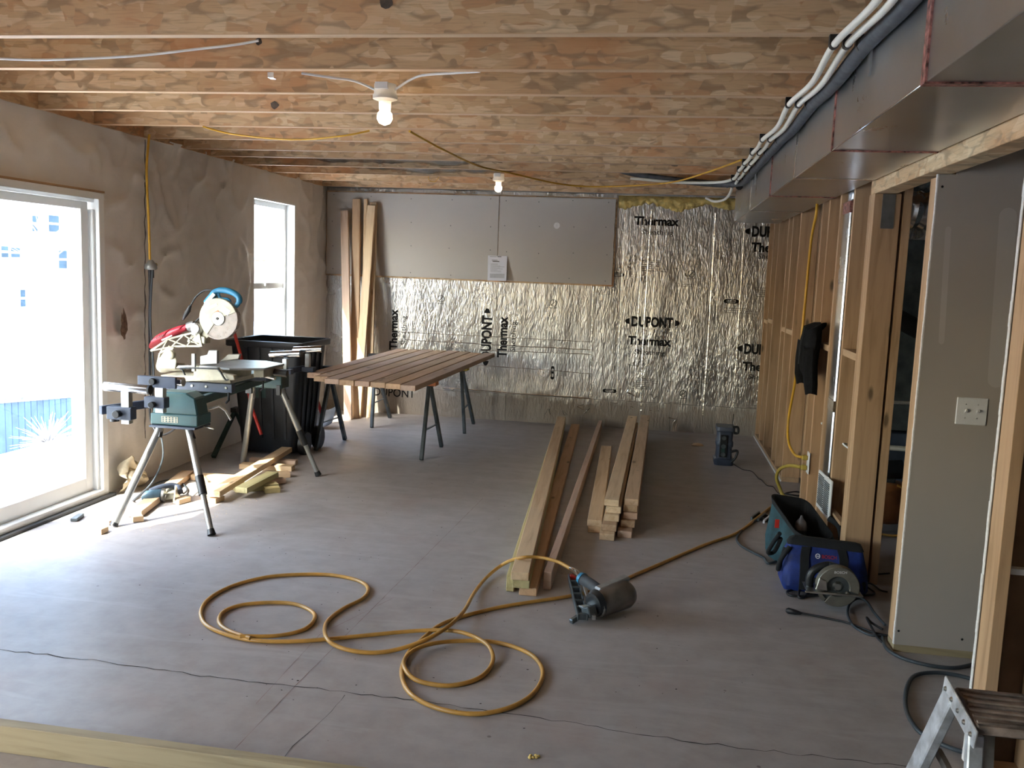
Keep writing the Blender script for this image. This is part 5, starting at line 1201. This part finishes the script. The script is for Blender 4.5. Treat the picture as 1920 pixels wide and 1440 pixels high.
C([(1515,1066,.13),(1490,1056,.02),(1462,1052,.01),(1440,1056,.01),(1432,1046,.01),(1410,1035,.01),(1388,1022,.01),(1382,1008,.01),(1395,990,.01),(1412,978,.01),(1428,972,.01),(1440,976,.01)], .0075, GCORD, 'blue-grey cord running from the blue bag out to the hose')
C([(1655,1195,.008),(1662,1215,.008),(1690,1233,.008),(1740,1247,.008),(1790,1252,.008),(1830,1244,.008)], .0085, GCORD, 'grey cord curving along the foot of the light-switch partition')
C([(1830,1275,.01),(1790,1265,.01),(1750,1261,.01),(1715,1267,.01),(1700,1290,.01),(1698,1325,.01),(1710,1355,.01),(1735,1380,.01),(1790,1405,.01),(1850,1420,.01)], .0085, GCORD, 'dark grey hose looping over the floor behind the stepladder')
for k, (px, py) in enumerate(((1418, 972), (1430, 975), (1441, 978))):
    q = onZ(px, py, .0); t = thing('nail_strip', q, 'collated strip of dark nails on the floor by the teal bag, '+['left', 'middle', 'right'][k]+' one', 'nail strip', 'nail strips by the teal bag')
    MB().beam(q+Vector((-.04, -.06, .012)), q+Vector((.03, .12, .012)), .012, .022).build('strip_band', PAPER if k == 2 else HORSE, t)
    m = MB()
    for j in range(14):
        p_ = q+Vector((-.04, -.06, .012)).lerp(Vector((.03, .12, .012)), (j+.5)/14); m.beam(p_, p_+Vector((.05, -.02, -.004)), .003, .003)
    m.build('nails', INK, t)['kind'] = 'stuff'
q = onZ(1308, 835, 0); o = MB().loft([[q+Vector((.06*s_*math.cos(a)*(1+.4*noise.noise(Vector((a, z*50, 0)))), .05*s_*math.sin(a), z)) for a in [k*math.pi/5 for k in range(10)]] for z, s_ in ((.001, 1), (.014, .8), (.022, .3))]).build('wood_chip', WP, None, 0, q); tag(o, 'pale wood chip on the floor left of the radio', 'chip')
q = onZ(1001, 1421, 0); o = MB()
for k in range(9): o.lathe(q+Vector((random.uniform(-.016, .016), random.uniform(-.012, .012), .001)), (0, 0, 1), [(0, .005), (.004, .006), (.007, .002)], 7)
tag(o.build('foam_crumb', SPRAY, None, 0, q), 'tiny pale crumb on the floor at the bottom edge', 'crumb')

# ================================================================== stepladder at the lower right
ld = thing('stepladder', (.95, 2.0, 0), 'worn aluminium stepladder with grimy brown top in the lower right corner', 'ladder')
zl = .80
tf = onZ(1781, 1288, zl); tn = onZ(1833, 1362, zl-.01)      # far / near ends of the left side bracket
Yf, Yn = tf.y, tn.y; xl = tf.x
wd = .42
MB().box(tf.x+.012, Yf-.075, zl-.018, tf.x+wd, Yf+.005, zl).build('top_cap', DWOOD, ld, .003)
MB().box(tf.x+.012, Yf-.105, zl-.05, tf.x+wd, Yf-.077, zl-.03).build('cap_recess', ALUD, ld)
MB().box(tn.x-.004, Yn-.012, zl-.022, tn.x+wd, Yn+.075, zl-.004).build('top_step', DWOOD, ld, .003)
for k in range(3):
    MB().box(tf.x+.014, Yf-.068+k*.026, zl+.0002, tf.x+wd, Yf-.060+k*.026, zl+.004).build('grip_ridge', DWOOD, ld)
    MB().box(tn.x, Yn+.0+k*.026, zl-.004, tn.x+wd, Yn+.008+k*.026, zl).build('grip_ridge', DWOOD, ld)
for sx in (0, wd+.01):
    fb = onZ(1722, 1440, .60); 
    up1 = Vector((tf.x+sx, Yf-.02, zl-.01)); foot1 = Vector((up1.x-.10*(1 if sx == 0 else -1), Yf+.30, 0.0))
    ra = MB(); ra.beam(foot1, up1, .022, .052, (0, 1, .2)).build('front_rail', ALU, ld, .003)
    up2 = Vector((tn.x+sx, Yn+.01, zl-.03)); foot2 = Vector((up2.x-.02*(1 if sx == 0 else -1), Yn-.16, 0.0))
    MB().beam(foot2, up2, .030, .022, (0, 1, 0)).build('rear_rail', ALU, ld, .003)
    if sx == 0: MB().beam(foot2+Vector((.026, .01, 0)), up2+Vector((.026, .01, 0)), .020, .03, (0, 1, 0)).build('rail_flange', ALUD, ld)
    a_, b_ = Vector((tf.x+sx-.008, Yf+.01, zl+.002)), Vector((tn.x+sx-.008, Yn-.02, zl-.03))
    br_ = MB(); br_.beam(a_, b_, .006, .042, (0, 0, 1)); br_ = br_.build('side_bracket', ALU, ld, .002)
    rv = MB()
    for k in range(5): p_ = a_.lerp(b_, .1+.2*k); MB().lathe(p_+Vector((-.003, 0, 0)), (-1, 0, 0), [(0, .006), (.004, .004)], 8).build('rivet', STEEL, br_)
for k, z in enumerate((.53, .27)):
    t = 1-z/zl; MB().box(tf.x-.03-.08*t, Yf-.05+.30*t, z-.02, tf.x+wd+.02+.08*t, Yf+.04+.30*t, z).build('step', ALUD, ld, .003)
MB().beam((tf.x+.01, Yf+.06, .62), (tn.x+.01, Yn, .60), .012, .018).build('spreader', ALUD, ld)
MB().beam((tn.x+.06, Yn-.03, .52), (tn.x+.21, Yn-.03, .74), .010, .018, (0, 1, 0)).build('rear_brace', ALUD, ld)
MB().beam((tn.x+.10, Yn-.05, .46), (tn.x+.36, Yn-.05, .72), .010, .02, (0, 1, 0)).build('rear_brace', ALUD, ld)

# ================================================================== utility room behind the doorway
MB_ = MB
fx = thing('flexible_duct', (1.9, 6.6, 2.3), 'shiny ribbed foil flexible duct seen through the doorway', 'duct')
def flex(P, r, n):
    pp = spline(P, n); rs = [r*(1+.07*math.cos(i*math.pi/2)) for i in range(len(pp))]
    return MB().tube(pp, rs, 20)
flex([(1.38, 6.0, 2.37), (1.75, 6.3, 2.36), (2.3, 6.3, 2.36), (2.9, 6.4, 2.35)], .10, 24).build('upper_run', GALVB, fx)
flex([(1.35, 6.9, 2.22), (1.75, 6.85, 2.2), (2.2, 6.9, 2.16), (2.9, 6.9, 2.14)], .14, 24).build('lower_run', GALVB, fx)
fu = thing('furnace', (2.2, 7.4, 0), 'tall dark furnace cabinet in the utility room behind the doorway', 'furnace')
MB().box(1.62, 7.2, .55, 2.3, 7.9, 2.0).build('cabinet', HORSE, fu, .005); MB().box(1.60, 7.18, .0, 2.35, 7.9, .53).build('plenum', BLUEGREY, fu, .005)
MB().tube([(1.45, 6.9, 1.55), (2.4, 7.0, 1.1)], .07, 16).build('vent_pipe', BLACK, fu)
MB().tube([(1.35, 6.6, .83), (2.5, 6.7, .85)], .012, 8).build('gas_line', PEX, fu); MB().tube([(1.4, 7.0, .45), (2.6, 7.0, .44)], .02, 8).build('drain_line', PEX, fu)
cmx = thing('air_compressor', (1.62, 6.05, 0), 'orange air compressor on the floor behind the doorway post', 'compressor')
q = onZ(1663, 985, 0); q.y = 6.35; q.x = 1.60
MB().lathe(q+Vector((0, 0, .05)), (0, 0, 1), [(0, .02), (.01, .13), (.06, .19), (.14, .21), (.22, .19), (.27, .13), (.28, .02)], 28).build('tank', plain('orange_enamel', (.42, .17, .06), .4, 0, .2, 8), cmx)
MB().tube([q+Vector((-.08, -.02, .40)), q+Vector((.10, -.02, .42))], .065, 16).build('motor', BLACK, cmx); MB().box(q.x-.06, q.y-.05, .32, q.x+.06, q.y+.05, .40).build('pump', HORSE, cmx, .01)
for a in (0, 2.1, 4.2): MB().tube([q+Vector((.14*math.cos(a), .14*math.sin(a), 0)), q+Vector((.12*math.cos(a), .12*math.sin(a), .09))], .02, 8).build('rubber_foot', BLACK, cmx)
MB().tube(spline([q+Vector((.05, -.12, .33)), q+Vector((.2, -.17, .25)), q+Vector((.17, -.22, .1)), q+Vector((.05, -.25, .02)), q+Vector((-.1, -.2, .015))], 5), .008, 8).build('air_line', HOSE, cmx)
MB().tube(spline([q+Vector((.1, .0, .05)), q+Vector((.25, -.1, .02)), q+Vector((.5, -.2, .012))], 4), .01, 8).build('power_lead', BCORD, cmx)

# ================================================================== outside
gd = struct(MB().box(-5.4, -30, -.30, -3.905, 60, -.05).build('patio_ground', SNOW)); struct(MB().box(-60, -30, -1.8, -5.41, 60, -1.5).build('lower_ground', SNOW))
def facade(name, x, ya, yb, z1, wins, lab):
    t = thing(name, (x, (ya+yb)/2, 0), lab, 'house')
    MB().box(x-6, ya, -1.5, x, yb, z1).build('house_wall', SIDING, t)
    MB().prism([(x+.4, ya-.4, z1), (x+.4, yb+.4, z1), (x-3, yb+.4, z1+2.2), (x-3, ya-.4, z1+2.2)], (0, 0, .15)).build('roof', FENCE, t)
    for (y_, z_, w_, h_) in wins:
        w = MB().box(x+.0, y_-.08, z_-.08, x+.06, y_+w_+.08, z_+h_+.08).build('window_frame', VINYL, t)
        MB().box(x+.061, y_, z_, x+.07, y_+w_, z_+h_/2-.04).build('pane', PANE, w); MB().box(x+.061, y_, z_+h_/2+.04, x+.07, y_+w_, z_+h_).build('pane', PANE, w)
X_ = -22
def wn(px0, py0, px1, py1): a = onX(px0, py1, X_); b = onX(px1, py0, X_); return (min(a.y, b.y), a.z, abs(b.y-a.y), b.z-a.z)
facade('neighbour_house', X_, 12, 44, 8.5, [wn(58, 405, 68, 433), wn(89, 405, 107, 434), wn(108, 470, 122, 503), wn(0, 462, 12, 482), wn(18, 465, 34, 482), wn(36, 543, 44, 575)], 'pale blown-out house with dark windows seen through the sliding door')
ch = thing('brick_chimney', (-21, onX(488, 505, -21).y, 0), 'small brown brick stack seen far off through the narrow window', 'chimney')
qa, qb = onX(474, 527, -21), onX(498, 488, -21); MB().box(-22, qa.y, -1.5, -21, qb.y, qb.z).build('stack', plain('brown_brick', (.45, .25, .17), .8, 0, .3, 2), ch); MB().box(-22.1, qa.y-.1, qb.z, -20.9, qb.y+.1, qb.z+.15).build('cap', ALUD, ch)
tr = thing('bare_tree', onX(75, 520, -14), 'faint bare tree outside the sliding door', 'tree')
tb_ = onX(78, 560, -14); bse = Vector((tb_.x, tb_.y, -1.5)); MB().tube([bse, tb_, onX(75, 400, -14)], [.12, .09, .04], 8).build('trunk', BARK, tr)
m = MB()
for k in range(60):
    z = random.uniform(1.2, 4.2); a = random.uniform(0, 6.28); p_ = Vector((bse.x, bse.y, z)); l = random.uniform(.3, .9)
    m.tube([p_, p_+Vector((math.cos(a)*l*.6, math.sin(a)*l*.6, l*.5)), p_+Vector((math.cos(a)*l, math.sin(a)*l, l*.7))], [.02, .012, .004], 4)
m.build('branches', BARK, tr)['kind'] = 'stuff'
dk = thing('deck_railing', onX(60, 760, -9), 'blue-grey slatted deck rail with a capped top outside the sliding door', 'railing')
ra, rb = onX(-60, 756, -9), onX(133, 741, -9)
MB().beam(ra, rb, .12, .06).build('top_rail', SNOW if False else ALUD, dk)
n_ = 16
for k in range(n_):
    a_ = ra.lerp(rb, k/n_); b_ = ra.lerp(rb, (k+.86)/n_)
    MB().prism([(a_.x-.01, a_.y, -1.5), (a_.x-.01, b_.y, -1.5), (a_.x-.01, b_.y, b_.z-.04), (a_.x-.01, a_.y, a_.z-.04)], (.03, 0, 0)).build('slat', FENCE, dk)
sh_ = thing('snowy_shrub', onX(90, 820, -8), 'low shrub with pale tips in front of the deck rail outside', 'shrub')
cs_ = onX(90, 800, -8); m = MB()
for k in range(200):
    a = random.uniform(0, 6.28); e = random.uniform(0, 1.4); l = random.uniform(.05, .26); p_ = Vector((cs_.x, cs_.y, cs_.z-.25)); d_ = Vector((math.cos(a)*math.cos(e), math.sin(a)*math.cos(e)*1.4, math.sin(e)*1.2))
    m.tube([p_, p_+d_*l, p_+d_*l*1.8+Vector((0, 0, -.05))], [.006, .005, .002], 4)
m.build('twigs', BARK, sh_)['kind'] = 'stuff'
